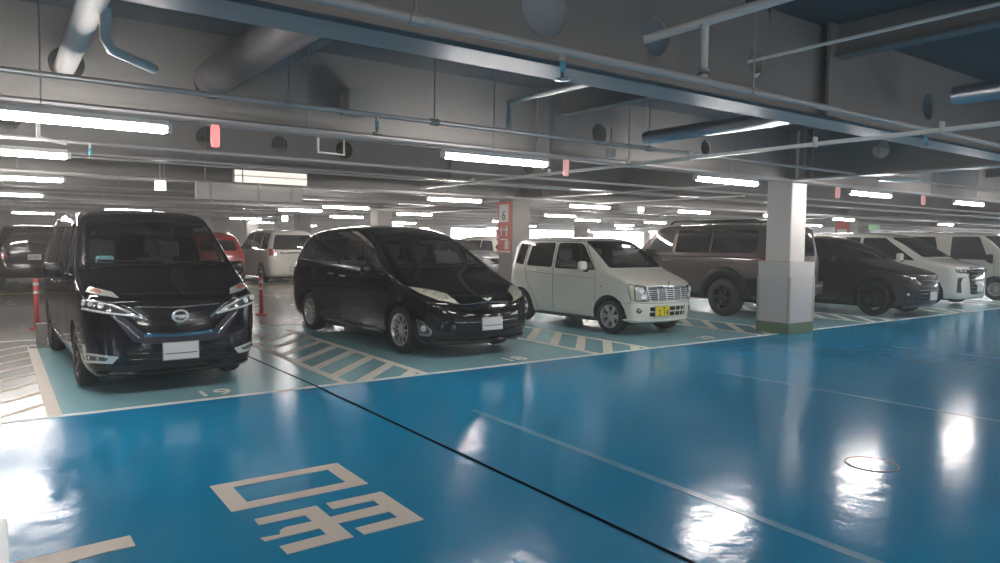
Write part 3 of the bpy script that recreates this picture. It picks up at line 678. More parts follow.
def wheel_mesh(R_, wd, rim, style):
    """tyre, rim barrel + spokes; outer face toward -x"""
    h = wd/2; t = BM(); rr = rim
    lathe(t, [(rr, -h+.012), (rr+.012, -h+.002), (R_-.045, -h), (R_-.018, -h+.012), (R_-.003, -h+.04), (R_, -h+.06), (R_, h-.06), (R_-.003, h-.04), (R_-.018, h-.012), (R_-.045, h), (rr, h-.01), (rr-.01, 0), (rr, -h+.012)], 'X', 40); fixn(t)
    r = BM(); lathe(r, [(rr-.018, -h+.03), (rr+.004, -h+.012), (rr+.002, -h+.006), (rr-.012, -h+.008), (rr-.02, -h+.03), (rr-.03, h*.5), (rr-.018, h-.03), (rr-.018, -h+.03)], 'X', 40); fixn(r)
    n, w0, w1, pair = {'ten': (10, .022, .016, 0), 'six': (6, .046, .066, 0), 'five': (5, .034, .022, .16), 'multi': (7, .03, .028, .12), 'rugged': (6, .05, .06, 0), 'solid': (14, .02, .03, 0)}[style]
    for k in range(n):
        for off in ((0,) if not pair else (-pair, pair)):
            a = 2*PI*k/n; a2 = a+off; c0 = Vector((0, math.cos(a+off*.3), math.sin(a+off*.3))); c1 = Vector((0, math.cos(a2), math.sin(a2))); tg = Vector((0, -math.sin(a), math.cos(a)))
            q = []
            for cc, rad, ww, x in ((c0, .045, w0, -h+.035), (c1, rr-.012, w1, -h+.014)):
                for sx in (0, .022):
                    for sg in (-1, 1): p = cc*rad+tg*ww*sg*.5*(1 if sx == 0 else 1.25); q.append(r.verts.new((x+sx, p.y, p.z)))
            for f in ((0, 1, 5, 4), (2, 6, 7, 3), (0, 4, 6, 2), (1, 3, 7, 5), (4, 5, 7, 6), (0, 2, 3, 1)): r.faces.new([q[i] for i in f])
    hub = lathe(BM(), [(0, -h+.012), (.028, -h+.013), (.033, -h+.02), (.06, -h+.028), (.062, -h+.06), (0, -h+.06)], 'X', 24)
    disc = lathe(BM(), [(0, -h+.075), (rr*.78, -h+.075), (rr*.78, -h+.085), (0, -h+.085)], 'X', 32)
    return t, fixn(r), fixn(hub), fixn(disc)
WH = {}
def add_wheel(root, x, y, R_, wd, rim, style, m, discm, rz=0):
    key = (R_, wd, rim, style)
    if key not in WH: WH[key] = [obj_mesh(b) for b in wheel_mesh(*key)]
    def mk(nm, me, mm, par):
        me2 = me
        if not me2.materials: me2.materials.append(mm)
        elif me2.materials[0] != mm: me2 = me.copy(); me2.materials.clear(); me2.materials.append(mm)
        o = bpy.data.objects.new(nm, me2); C.objects.link(o); o.parent = par; return o
    t = mk('wheel', WH[key][0], M['rubber'], root); t.location = (x, y, R_); t.rotation_euler = (0, 0, (PI if x > 0 else 0)+rz)
    mk('rim', WH[key][1], m, t); mk('hub_cap', WH[key][2], m, t); mk('brake_disc', WH[key][3], M['dark_alloy'], t)
    return t
def obj_mesh(bm):
    me = bpy.data.meshes.new('wheel_piece')
    for f in bm.faces: f.smooth = True
    for e in bm.edges:
        if len(e.link_faces) == 2 and e.calc_face_angle(0) > .6: e.smooth = False
    bm.to_mesh(me); bm.free(); return me
def seat(root, x, y, z, m, w=.48, headrest=True):
    bm = BM()
    for b in ((-w/2, w/2, -.25, .25, -.09, .06), (-w/2+.01, w/2-.01, .2, .33, .0, .60)):
        q = boxb(*b, .045, 2); me = bpy.data.meshes.new('q'); q.to_mesh(me); q.free(); bm.from_mesh(me); bpy.data.meshes.remove(me)
    if headrest: q = boxb(-.13, .13, .25, .35, .65, .86, .04, 2); me = bpy.data.meshes.new('q'); q.to_mesh(me); q.free(); bm.from_mesh(me); bpy.data.meshes.remove(me); box(bm, -.05, .05, .28, .30, .58, .67)
    o = obj('seat', bm, m, root); o.location = (x, y, z); return o
def interior(root, sp, m):
    y0, zc, w = sp['cowl']; fl = .42
    bm = boxb(-w+.12, w-.12, y0+.05, y0+.52, zc-.42, zc-.10, .06, 3); obj('dashboard', bm, m, root, False)
    o = obj('steering_wheel', fixn(lathe(BM(), [(.165+.014*math.cos(a*PI/4), .014*math.sin(a*PI/4)) for a in range(9)], 'Y', 28)), M['black_plastic'], root, True); o.location = (-.36 if sp.get('rhd', True) else .36, y0+.66, zc-.14); o.rotation_euler = (-.45, 0, 0)
    for x in (-.37, .37): seat(root, x, y0+1.10, sp['seat_z'], m)
    for x in (-.37, .37): seat(root, x, y0+1.95, sp['seat_z']+.02, m, .5)
    obj('cabin_floor', box(BM(), -w+.08, w-.08, y0-.1, min(sp['L']-.25, y0+3.2), sp['seat_z']-.22, sp['seat_z']-.17), m, root)
    obj('mirror_inside', boxb(-.12, .12, y0+.62, y0+.65, sp['mz'], sp['mz']+.065, .012, 2), M['black_plastic'], root)
def number_plate(root, body, side, x, z, m=None, txt=None, tilt=0, bar=True, w=.33, h=.165, off=.012):
    hh, nn = body.hit(side, x, z); s = -1 if side == 'F' else 1
    bm = boxb(-w/2-.008, w/2+.008, -.008, .004, -h/2-.008, h/2+.008, .003, 1); y = hh.y + s*(off+.012)
    p = obj('number_plate', bm, M['plate_grey'], root); p.location = (x, y, z); p.rotation_euler = (tilt, 0, 0 if s < 0 else PI)
    f = obj('plate_face', boxb(-w/2, w/2, -.013, -.0085, -h/2, h/2, .002, 1), m or M['plate'], p)
    if bar: obj('plate_line', box(BM(), -w/2+.012, w/2-.012, -.0145, -.0135, -h*.16, -h*.11), M['black_ink'], p)
    if txt:
        for (s_, size, tx, tz) in txt: q = lettering(s_, size, M['black_ink'], p, (tx, -.0135, tz), (PI/2, 0, 0), 'plate_number', .0008)
    return p
def mirror(root, x, y, z, m, w=.22, h=.17, d=.12, folded=False):
    s = 1 if x > 0 else -1
    x0, x1 = sorted((0, s*w)); q = boxb(x0, x1, -d/2, d/2, -h/2, h/2, .045, 3)
    o = obj('door_mirror', q, m, root, True); o.location = (x, y, z)
    a = sorted((-s*.06, s*.03)); obj('mirror_stay', boxb(a[0], a[1], -.04, .04, -h/2-.03, -h/2+.04, .012, 2), M['black_plastic'], o)
    obj('mirror_glass', boxb(min(s*.02, s*(w-.02)), max(s*.02, s*(w-.02)), d/2-.001, d/2+.004, -h/2+.02, h/2-.02, .015, 2), M['glass_dark'], o)
    return o
def handle(root, body, side, y, z, m, w=.19):
    h, n = body.hit(side, y, z); s = -1 if side == 'L' else 1
    x0, x1 = sorted((s*.012, s*.032)); o = obj('door_handle', boxb(x0, x1, -w/2, w/2, -.014, .014, .007, 2), m, root, True); o.location = h
    a = sorted((-s*.002, s*.02)); bm = BM(); box(bm, a[0], a[1], -w/2+.01, -w/2+.03, -.01, .01); box(bm, a[0], a[1], w/2-.03, w/2-.01, -.01, .01); obj('handle_mount', bm, m, o)
def car(name, label, sp, pm, loc, rz, lv=3, open_cabin=False, group=None):
    root = thing(name, label, 'car', (loc[0], loc[1], .006), rz, group)
    cb = cage(sp); body = Body(subsurf_copy(cb, lv))
    ra = sp['R']+.055; cut = []
    for y in sp['axles']:
        for s in (-1, 1):
            w = max(x[1] for x in sp['st']); c = lathe(BM(), [(0, 0), (ra, 0), (ra, s*.6), (0, s*.6)], 'X', 40, (s*(w-.34), y, sp['R']+.005)); cut.append(fixn(c))
    bm = subsurf(cb, lv, cut)
    for f in bm.faces:
        c = f.calc_center_median(); f.smooth = True; f.material_index = 0
        for y in sp['axles']:
            if abs(c.x) < w-.012 and (c.y-y)**2+(c.z-sp['R']-.005)**2 <= (ra+.004)**2 and c.z < sp['R']+ra+.02 and c.z > .01:
                if abs(abs(c.x)-(w-.34)) < .01 or abs(math.hypot(c.y-y, c.z-sp['R']-.005)-ra) < .006: f.material_index = 1
    for e in bm.edges:
        if len(e.link_faces) == 2 and e.link_faces[0].material_index != e.link_faces[1].material_index: e.smooth = False
    # glazing
    G = sp['glass']; gl = []
    for g in G:
        side, poly, kind = g[0], g[1], g[2]
        poly = rpoly(poly, g[3] if len(g) > 3 else .05)
        for sd in ((side,) if side not in ('L', 'R') else ('L', 'R')):
            if open_cabin and kind in ('clear', 'tint'): cut_opening(bm, sd, inset(poly, .012))
            gl.append((sd, poly, kind))
    bo = obj('body', bm, [pm, M['well']], root)
    for sd, poly, kind in gl:
        nm = {'F': 'windscreen', 'B': 'rear_window'}.get(sd, 'side_window')
        mm = M['glass_clear'] if kind == 'clear' and open_cabin else M['glass_tint'] if kind == 'tint' and open_cabin else M['glass_grey'] if kind == 'grey' else M['glass_dark']
        w_ = obj(nm, patch(body, sd, poly, .004, .005, .06 if lv > 2 else .1), mm, root)
        if open_cabin or sp.get('frit'):
            obj('window_seal', ribbon(body, sd, inset(poly, .010), .026, .0065, .004, True, .05), M['screen_black'], w_)
    for x in (-1, 1):
        for i, y in enumerate(sp['axles']): add_wheel(root, x*(w-sp.get('inset', .03)-sp['tw']/2), y, sp['R'], sp['tw'], sp['rim'], sp['style'], sp['wm'], None)
    obj('underbody', boxb(-w+.16, w-.16, .35, sp['L']-.35, sp['st'][3][2]-.015, sp['st'][3][2]+.12, .03, 1), M['well'], root)
    return root, body
def subsurf_copy(bm, lv):
    return subsurf(bm.copy(), lv)
def seams(root, body, lines, m=None, w=.007, both=True, sides='LR', name='panel_gap'):
    for sd in sides:
        bm = BM()
        for ln in lines: ribbon(body, sd, ln, w, .0012, .002, False, .05, bm)
        o = obj(name, bm, m or M['well'], root)
    return o
def part_patch(root, body, name, side, poly, m, off=.006, thick=.012, r=.01, mirrored=True, step=.04, label=None):
    """a panel on the front, back or sides; on the front and back also its mirror twin"""
    out = []
    polys = [(side, rpoly(poly, r))]
    if mirrored:
        if side == 'OL': polys = [('OL', rpoly(poly, r)), ('OR', rpoly(poly, r))]
        elif side in ('L', 'R'): polys = [('L', rpoly(poly, r)), ('R', rpoly(poly, r))]
        else: polys.append((side, [(-x, z) for x, z in rpoly(poly, r)][::-1]))
    for sd, pl in polys:
        o = obj(name, patch(body, sd, pl, off, thick, step), m, root)
        if 'headlamp' in name or 'tail' in name: obj('lamp_edge', ribbon(body, sd, pl, .012, off+.002, .004, True), M['black_plastic'], o)
        if label: o['label'] = label
        out.append(o)
    return out
def strip_part(root, body, name, side, line, w, m, off=.008, thick=.01, mirrored=True, parent=None):
    out = obj(name, ribbon(body, side, line, w, off, thick), m, parent or root, True)
    if mirrored:
        o2 = ribbon(body, {'L': 'R', 'R': 'L', 'OL': 'OR'}[side], line, w, off, thick) if side != 'F' and side != 'B' else ribbon(body, side, [(-x, z) for x, z in line], w, off, thick)
        obj(name, o2, m, parent or root, True)
    return out
def wiper(root, body, pts, side='F'):
    return obj('wiper', ribbon(body, side, pts, .016, .022, .014), M['black_plastic'], root)
def lamp_cells(root, body, side, cells, m, rad=.035, off=.012, name='lamp_reflector', mirrored=True):
    for x, z in cells:
        for s in ((1, -1) if mirrored else (1,)):
            h, n = body.hit(side, x*s, z) if side != 'OL' else body.hit('OL' if s > 0 else 'OR', x, z); bm = lathe(BM(), [(rad, 0), (rad, .008), (rad*.75, .010), (rad*.5, .004), (0, .004)], 'Z', 20)
            o = obj(name, bm, m, root, True); o.location = h+n*off; o.rotation_euler = n.to_track_quat('Z', 'Y').to_euler()

# ---------------------------------------------------------------- 1: tall black minivan with the V-shaped grille
def sect(y, w, zb, z5, x6, z6, x7, z7, x8, z8, z9, z10, dy=None): return (y, w, zb, z5, x6, z6, x7, z7, x8, z8, z9, z10, dy or {})
SER = dict(L=4.77, R=.318, tw=.195, rim=.215, style='multi', wm=M['dark_alloy'], axles=(.95, 3.81), cowl=(.86, 1.22, .80), seat_z=.66, mz=1.58,
    st=[sect(.15, .805, .175, .78, .80, .86, .775, .925, .71, .955, .965, .97), sect(.40, .8475, .165, .88, .83, .98, .79, 1.03, .72, 1.055, 1.08, 1.09),
        sect(.76, .8475, .165, 1.02, .84, 1.10, .805, 1.165, .75, 1.185, 1.20, 1.205), sect(.90, .8475, .165, 1.06, .84, 1.14, .805, 1.215, .75, 1.24, 1.255, 1.26),
        sect(1.25, .8475, .165, 1.08, .84, 1.16, .765, 1.49, .715, 1.525, 1.545, 1.55), sect(1.60, .8475, .165, 1.09, .84, 1.17, .715, 1.74, .66, 1.81, 1.835, 1.84),
        sect(1.85, .8475, .165, 1.09, .84, 1.17, .715, 1.79, .65, 1.865, 1.89, 1.897), sect(2.6, .8475, .165, 1.09, .84, 1.17, .72, 1.80, .65, 1.875, 1.90, 1.905),
        sect(3.5, .8475, .165, 1.09, .84, 1.17, .715, 1.79, .645, 1.865, 1.89, 1.895), sect(4.3, .8475, .17, 1.09, .835, 1.17, .70, 1.77, .63, 1.84, 1.87, 1.875),
        sect(4.66, .83, .20, 1.09, .81, 1.17, .66, 1.68, .60, 1.76, 1.80, 1.81, {2: .02, 3: .05, 4: .04, 5: .0, 6: -.02, 7: -.10, 8: -.12, 9: -.12, 10: -.12})],
    front=[-.13, -.15, -.12, -.10, -.09, -.08, -.07], rear=[.06, .06, .05, .05, .05, .04, .03],
    glass=[('F', [(-.74, 1.262), (.74, 1.262), (.655, 1.755), (-.655, 1.755)], 'clear', [.06, .06, .1, .1]),
        ('L', [(1.02, 1.20), (1.50, 1.20), (1.50, 1.58)], 'clear', .03), ('L', [(1.55, 1.19), (2.52, 1.16), (2.52, 1.72), (1.72, 1.72)], 'clear', .05),
        ('L', [(2.60, 1.16), (3.58, 1.16), (3.58, 1.72), (2.60, 1.72)], 'tint', .05), ('L', [(3.66, 1.16), (4.40, 1.17), (4.30, 1.70), (3.66, 1.72)], 'tint', .06),
        ('B', [(-.66, 1.16), (.66, 1.16), (.58, 1.66), (-.58, 1.66)], 'dark', .06)])
r, b = car('minivan', 'tall black minivan with white fog lamps beside the pale hatched area', SER, P['serena'], (1.51, 7.65, 0), math.radians(1.6), 3, True)
interior(r, SER, M['cabin'])
part_patch(r, b, 'grille', 'F', [(-.42, .92), (.42, .92), (.30, .62), (-.30, .62)], M['gloss_black'], .004, .01, .02, False)
for z, x in ((.87, .40), (.80, .33), (.745, .30), (.69, .27)): strip_part(r, b, 'grille_bar', 'F', [(-x, z+.01), (0, z-.01), (x, z+.01)], .012, M['satin'] if z in (.87,) else M['gloss_black'], .014, .012, False)
strip_part(r, b, 'chrome_slash', 'F', [(-.52, .905), (-.44, .87), (-.30, .745)], [.012, .022], M['chrome'], .016, .014)
part_patch(r, b, 'grille_surround', 'F', [(-.61, .81), (-.50, .78), (-.315, .60), (.0, .585), (0, .50), (-.30, .51), (-.42, .54)], M['surround'], .016, .02, .01)
strip_part(r, b, 'chrome_edge', 'F', [(-.60, .805), (-.47, .69), (-.37, .575)], [.022, .014], M['chrome'], .021, .012)
strip_part(r, b, 'blue_grille_bar', 'F', [(-.33, .605), (0, .59), (.33, .605)], .045, M['blue_chrome'], .020, .014, False)
for o in part_patch(r, b, 'indicator_lamp', 'OL', [(-.85, .985), (-.596, .936), (-.48, .872), (-.674, .890), (-.83, .922)], M['lamp_clear'], .006, .012, .012): pass
part_patch(r, b, 'amber_lamp', 'OL', [(-.80, .962), (-.70, .945), (-.66, .912), (-.79, .925)], M['amber'], .010, .006, .01)
part_patch(r, b, 'headlamp', 'OL', [(-.86, .84), (-.518, .818), (-.30, .712), (-.555, .722), (-.80, .755)], M['lamp_dark'], .007, .014, .012)
lamp_cells(r, b, 'OL', [(-.77, .80), (-.68, .79), (-.59, .777)], M['bright_metal'], .028)
strip_part(r, b, 'lamp_light_guide', 'OL', [(-.84, .832), (-.62, .812), (-.50, .79), (-.36, .735)], [.014, .026], M['lamp_clear'], .013, .008)
strip_part(r, b, 'lamp_brow', 'OL', [(-.80, .75), (-.555, .716), (-.30, .705)], .020, M['bright_metal'], .014, .01)
part_patch(r, b, 'fog_bezel', 'OL', [(-.82, .335), (-.77, .335), (-.449, .303), (-.503, .235), (-.80, .235)], M['lamp_clear'], .008, .012, .008)
part_patch(r, b, 'fog_bezel', 'OL', [(-.82, .41), (-.785, .41), (-.765, .335), (-.82, .33)], M['lamp_clear'], .0082, .012, .004)
part_patch(r, b, 'fog_slot', 'OL', [(-.76, .31), (-.53, .29), (-.55, .26), (-.76, .26)], M['lamp_dark'], .011, .006, .006)
lamp_cells(r, b, 'OL', [(-.71, .285), (-.62, .28)], M['chrome'], .016, .013, 'fog_lamp')
part_patch(r, b, 'lower_intake', 'F', [(-.50, .46), (.50, .46), (.44, .30), (-.44, .30)], M['black_plastic'], .004, .01, .02, False)
for z in (.42, .36): strip_part(r, b, 'intake_bar', 'F', [(-.48, z), (.48, z)], .014, M['gloss_black'], .010, .01, False)
strip_part(r, b, 'front_lip', 'F', [(-.72, .235), (-.3, .215), (0, .215), (.3, .215), (.72, .235)], .03, P['serena'], .02, .03, False)
bm = BM(); hub_h, hub_n = b.hit('F', 0, .775)
lathe(bm, [(.054, -.006), (.066, 0), (.054, .006), (.046, 0), (.054, -.006)], 'Y', 6 if False else 28); bmesh.ops.scale(bm, vec=(1.25, 1.8, 1), verts=bm.verts[:])
box(bm, -.078, .078, -.010, -.002, -.012, .012); o = obj('emblem', fixn(bm), M['bright_metal'], r); o.location = (0, hub_h.y-.034, .775)
number_plate(r, b, 'F', 0, .425, tilt=-.06)
wiper(r, b, [(-.60, 1.30), (.02, 1.285)]); wiper(r, b, [(.02, 1.27), (.62, 1.28)])
seams(r, b, [[(1.56, .32), (1.52, .7), (1.53, 1.16)], [(2.56, .30), (2.56, 1.75)], [(3.62, .75), (3.62, 1.75)], [(1.56, .30), (2.56, .28), (3.3, .28)]])
strip_part(r, b, 'belt_moulding', 'L', [(1.0, 1.165), (2.5, 1.135), (4.4, 1.135)], .02, M['chrome'], .008, .008)
strip_part(r, b, 'sill_chrome', 'L', [(1.45, .42), (2.2, .33), (3.35, .38)], .022, M['satin'], .010, .01)
for sd in 'LR': handle(r, b, sd, 2.38, 1.02, M['chrome']); handle(r, b, sd, 2.76, 1.02, M['chrome'])
for s in (-1, 1): mirror(r, s*.86, 1.42, 1.20, P['serena'], .20, .17, .13)
t = obj('cloth_parcel', boxb(-.60, -.42, 1.06, 1.16, 1.27, 1.36, .03, 2), M['cyan'], r); t['label'] = 'pale blue bundle on the dashboard'
t = obj('door_visor', ribbon(b, 'L', [(1.7, 1.70), (2.52, 1.705), (3.58, 1.705)], .06, .02, .01), M['gloss_black'], r)

# ---------------------------------------------------------------- 2: low black minivan with yellowed headlamps
FOG = [(-0.988, 0.446), (-0.876, 0.408), (-0.746, 0.277), (-0.783, 0.21), (-0.934, 0.232)]
EST = dict(L=4.815, R=.33, tw=.205, rim=.225, style='ten', wm=M['alloy'], axles=(.955, 3.905), cowl=(1.05, 1.13, .84), seat_z=.60, mz=1.50, tuck=.03,
    st=[sect(.26, .85, .17, .66, .85, .71, .825, .75, .74, .775, .795, .80), sect(.52, .905, .16, .78, .885, .85, .85, .895, .76, .915, .93, .935),
        sect(.95, .91, .16, .94, .905, 1.0, .86, 1.055, .78, 1.075, 1.09, 1.095), sect(1.10, .91, .16, .97, .905, 1.04, .865, 1.10, .79, 1.14, 1.16, 1.165),
        sect(1.50, .91, .16, 1.01, .90, 1.09, .815, 1.33, .735, 1.40, 1.425, 1.43), sect(2.0, .91, .16, 1.04, .90, 1.12, .735, 1.57, .67, 1.68, 1.715, 1.725),
        sect(2.4, .91, .16, 1.06, .90, 1.13, .735, 1.66, .65, 1.745, 1.785, 1.795), sect(3.0, .91, .16, 1.08, .90, 1.15, .735, 1.67, .64, 1.755, 1.795, 1.805),
        sect(3.7, .91, .16, 1.09, .895, 1.17, .73, 1.65, .63, 1.735, 1.78, 1.79), sect(4.3, .905, .17, 1.09, .88, 1.17, .71, 1.59, .62, 1.68, 1.725, 1.735),
        sect(4.74, .89, .22, 1.03, .86, 1.14, .69, 1.46, .60, 1.60, 1.65, 1.66, {2: .06, 3: .10, 4: .08, 5: .04, 6: 0, 7: -.10, 8: -.12, 9: -.12, 10: -.12})],
    front=[-.20, -.24, -.20, -.17, -.14, -.12, -.11], rear=[.06, .07, .06, .05, .05, .05, .05],
    glass=[('F', [(-.76, 1.185), (.76, 1.185), (.63, 1.665), (-.63, 1.665)], 'clear', [.05, .05, .12, .12]),
        ('L', [(1.30, 1.09), (1.78, 1.10), (1.78, 1.42)], 'clear', .03), ('L', [(1.84, 1.11), (2.72, 1.16), (2.72, 1.59), (2.12, 1.57)], 'clear', .05),
        ('L', [(2.79, 1.17), (3.66, 1.21), (3.66, 1.585), (2.79, 1.595)], 'tint', .05), ('L', [(3.73, 1.21), (4.46, 1.28), (4.20, 1.54), (3.73, 1.575)], 'grey', .05),
        ('B', [(-.60, 1.15), (.60, 1.15), (.50, 1.5), (-.50, 1.5)], 'dark', .06)])
r, b = car('minivan', 'low sleek black minivan with yellowed headlamps and silver ten-spoke wheels', EST, P['estima'], (5.44, 7.75, 0), math.radians(2.6), 3, True); r.scale = (1.01, 1.03, 1)
interior(r, EST, M['cabin'])
part_patch(r, b, 'headlamp', 'OL', [(-1.15, .885), (-.80, .838), (-.608, .795), (-.40, .640), (-.698, .672), (-.921, .755)], M['lamp_yellowed'], .008, .016, .02)
lamp_cells(r, b, 'OL', [(-.88, .80), (-.74, .765), (-.60, .725)], M['lamp_clear'], .032)
part_patch(r, b, 'fog_recess', 'OL', FOG, M['satin'], .006, .012, .03)
part_patch(r, b, 'fog_well', 'OL', inset(FOG, .022), M['lamp_dark'], .009, .008, .02)
lamp_cells(r, b, 'OL', [(sum(p[0] for p in FOG)/5, sum(p[1] for p in FOG)/5)], M['lamp_clear'], .042, .014, 'fog_lamp')
part_patch(r, b, 'grille', 'F', [(-.44, .70), (.44, .70), (.40, .645), (-.40, .645)], M['gloss_black'], .004, .01, .02, False)
strip_part(r, b, 'grille_bar', 'F', [(-.42, .715), (0, .735), (.42, .715)], .012, M['satin'], .010, .01, False)
part_patch(r, b, 'lower_intake', 'F', [(-.55, .54), (.55, .54), (.48, .33), (-.48, .33)], M['black_plastic'], .004, .01, .03, False)
for z, x in ((.49, .53), (.405, .50)): strip_part(r, b, 'intake_bar', 'F', [(-x, z), (0, z-.01), (x, z)], .018, M['satin'] if z > .45 else M['gloss_black'], .012, .012, False)
strip_part(r, b, 'front_lip', 'F', [(-.76, .245), (-.4, .225), (0, .22), (.4, .225), (.76, .245)], .035, P['estima'], .03, .04, False)
h_, n_ = b.hit('F', 0, .765); bm = BM()
for s in (1, -1):
    slab_pts = [(0, -.03), (s*.05, -.012), (s*.105, .035), (s*.06, .02), (s*.035, .035), (0, .0)]
    a = [bm.verts.new((x*.8, -.008, z*.8)) for x, z in slab_pts]; c = [bm.verts.new((x*.8, .006, z*.8)) for x, z in slab_pts]; bm.faces.new(a); bm.faces.new(c[::-1])
    for i in range(6): bm.faces.new((a[i], a[(i+1) % 6], c[(i+1) % 6], c[i]))
o = obj('emblem', fixn(bm), M['bright_metal'], r); o.location = h_+n_*.014; o.rotation_euler = (-.5, 0, 0)
number_plate(r, b, 'F', 0, .455, tilt=-.08); q = obj('plate_bracket', boxb(-.165, .165, -.02, .01, -.07, .0, .004, 1), M['black_plastic'], r); h_, n_ = b.hit('F', 0, .36); q.location = (0, h_.y-.02, .37)
wiper(r, b, [(-.66, 1.225), (.04, 1.205)]); wiper(r, b, [(.0, 1.195), (.62, 1.21)])
seams(r, b, [[(1.55, .32), (1.50, .6), (1.52, 1.07)], [(2.75, .30), (2.75, 1.60)], [(3.69, .80), (3.69, 1.58)], [(1.56, .30), (2.75, .27), (3.35, .30)], [(.98, .72), (1.2, .93), (1.5, 1.02)]])
seams(r, b, [[(-.84, .90), (-.6, .84), (0, .815), (.6, .84), (.84, .90)]], sides='F')
strip_part(r, b, 'belt_moulding', 'L', [(1.3, 1.075), (2.75, 1.145), (4.4, 1.235)], .014, M['satin'], .008, .008)
for sd in 'LR': handle(r, b, sd, 2.58, 1.0, M['chrome'], .2); handle(r, b, sd, 2.98, 1.02, M['chrome'], .2)
for s in (-1, 1): mirror(r, s*.90, 1.62, 1.13, P['estima'], .20, .15, .13)
strip_part(r, b, 'sill_skirt', 'L', [(1.35, .25), (2.4, .22), (3.45, .25)], .05, P['estima'], .025, .03)

# ---------------------------------------------------------------- 3: boxy white kei car
WAG = dict(L=3.395, R=.305, tw=.165, rim=.20, style='six', wm=M['alloy'], axles=(.70, 3.06-.34), cowl=(.74, 1.08, .66), seat_z=.58, mz=1.45, tuck=.02,
    st=[sect(.16, .69, .22, .74, .69, .80, .67, .845, .61, .865, .872, .875), sect(.34, .728, .20, .82, .725, .895, .69, .925, .62, .94, .955, .96),
        sect(.66, .7375, .19, .95, .735, 1.01, .695, 1.045, .63, 1.06, 1.075, 1.08), sect(.78, .7375, .19, .98, .735, 1.04, .70, 1.085, .64, 1.11, 1.125, 1.13),
        sect(1.08, .7375, .19, .99, .73, 1.05, .66, 1.33, .60, 1.365, 1.385, 1.39), sect(1.42, .7375, .19, 1.0, .73, 1.055, .625, 1.555, .565, 1.595, 1.61, 1.615),
        sect(1.65, .7375, .19, 1.0, .73, 1.055, .62, 1.58, .55, 1.63, 1.645, 1.65), sect(2.2, .7375, .19, 1.005, .73, 1.06, .62, 1.585, .55, 1.64, 1.655, 1.66),
        sect(2.8, .7375, .19, 1.01, .73, 1.065, .62, 1.58, .55, 1.635, 1.65, 1.655), sect(3.15, .735, .20, 1.01, .725, 1.065, .61, 1.56, .54, 1.615, 1.63, 1.635),
        sect(3.37, .725, .23, 1.01, .70, 1.065, .59, 1.51, .53, 1.57, 1.59, 1.595, {2: .02, 3: .03, 4: .03, 5: .01, 6: 0, 7: -.05, 8: -.06, 9: -.06, 10: -.06})],
    front=[-.10, -.13, -.11, -.09, -.08, -.07, -.07], rear=[.04, .04, .04, .04, .04, .03, .02],
    glass=[('F', [(-.625, 1.125), (.625, 1.125), (.555, 1.575), (-.555, 1.575)], 'clear', [.04, .04, .07, .07]),
        ('L', [(1.02, 1.08), (2.02, 1.08), (2.02, 1.54), (1.42, 1.54)], 'clear', [.04, .04, .05, .12]),
        ('L', [(2.12, 1.09), (2.82, 1.10), (2.74, 1.54), (2.12, 1.545)], 'tint', .05), ('L', [(2.93, 1.11), (3.17, 1.14), (3.11, 1.525), (2.87, 1.535)], 'tint', .04),
        ('B', [(-.56, 1.08), (.56, 1.08), (.50, 1.5), (-.50, 1.5)], 'dark', .06)])
WAG['axles'] = (.70, 3.0)
r, b = car('kei_car', 'small boxy white car with a chrome grille and yellow number plate', WAG, P['wagon'], (9.25, 7.95, 0), math.radians(.8), 3, True); r.scale = (1.05, 1.06, 1.0)
interior(r, WAG, M['cabin_grey'])
part_patch(r, b, 'headlamp', 'F', [(-.665, .845), (-.50, .835), (-.44, .60), (-.655, .60)], M['lamp_clear'], .008, .02, .03)
part_patch(r, b, 'headlamp_side', 'L', [(.13, .84), (.30, .87), (.24, .62), (.12, .60)], M['lamp_yellowed'], .007, .012, .02)
lamp_cells(r, b, 'F', [(-.575, .77), (-.545, .675)], M['bright_metal'], .05)
part_patch(r, b, 'grille', 'F', [(-.45, .80), (.45, .80), (.41, .60), (-.41, .60)], M['black_plastic'], .005, .012, .02, False)
strip_part(r, b, 'grille_crown', 'F', [(-.46, .815), (0, .825), (.46, .815)], .032, M['chrome'], .02, .018, False)
for k in range(6): strip_part(r, b, 'grille_bar', 'F', [(-.44+.004*k, .775-.032*k), (.44-.004*k, .775-.032*k)], .013, M['bright_metal'], .016, .012, False)
for x in (-.27, -.09, .09, .27): strip_part(r, b, 'grille_upright', 'F', [(x, .80), (x, .60)], .012, M['bright_metal'], .019, .012, False)
h_, n_ = b.hit('F', 0, .85); o = obj('hood_ornament', boxb(-.006, .006, -.008, .008, 0, .06, .003, 1), M['satin'], r); o.location = (h_.x, h_.y-.0, .86)
for z0, z1 in ((.495, .43), (.405, .34)): part_patch(r, b, 'bumper_slot', 'F', [(-.42, z0), (.42, z0), (.41, z1), (-.41, z1)], M['black_plastic'], .004, .01, .012, False)
for x in (-.3, .14, .27, .36): strip_part(r, b, 'slot_rib', 'F', [(x, .50), (x, .335)], .016, P['wagon'], .010, .012, False)
lamp_cells(r, b, 'F', [(-.60, .44)], M['lamp_dark'], .045, .006, 'fog_lamp'); lamp_cells(r, b, 'F', [(-.60, .44)], M['chrome'], .02, .012, 'fog_bulb')
strip_part(r, b, 'front_lip', 'F', [(-.68, .275), (0, .26), (.68, .275)], .03, P['wagon'], .02, .03, False)
number_plate(r, b, 'F', -.19, .425, m=M['plate_yellow'], txt=[('580', .055, .03, .055), ('2 14', .14, .015, -.028)], bar=False)
wiper(r, b, [(-.55, 1.155), (.0, 1.14)]); wiper(r, b, [(.0, 1.135), (.5, 1.145)])
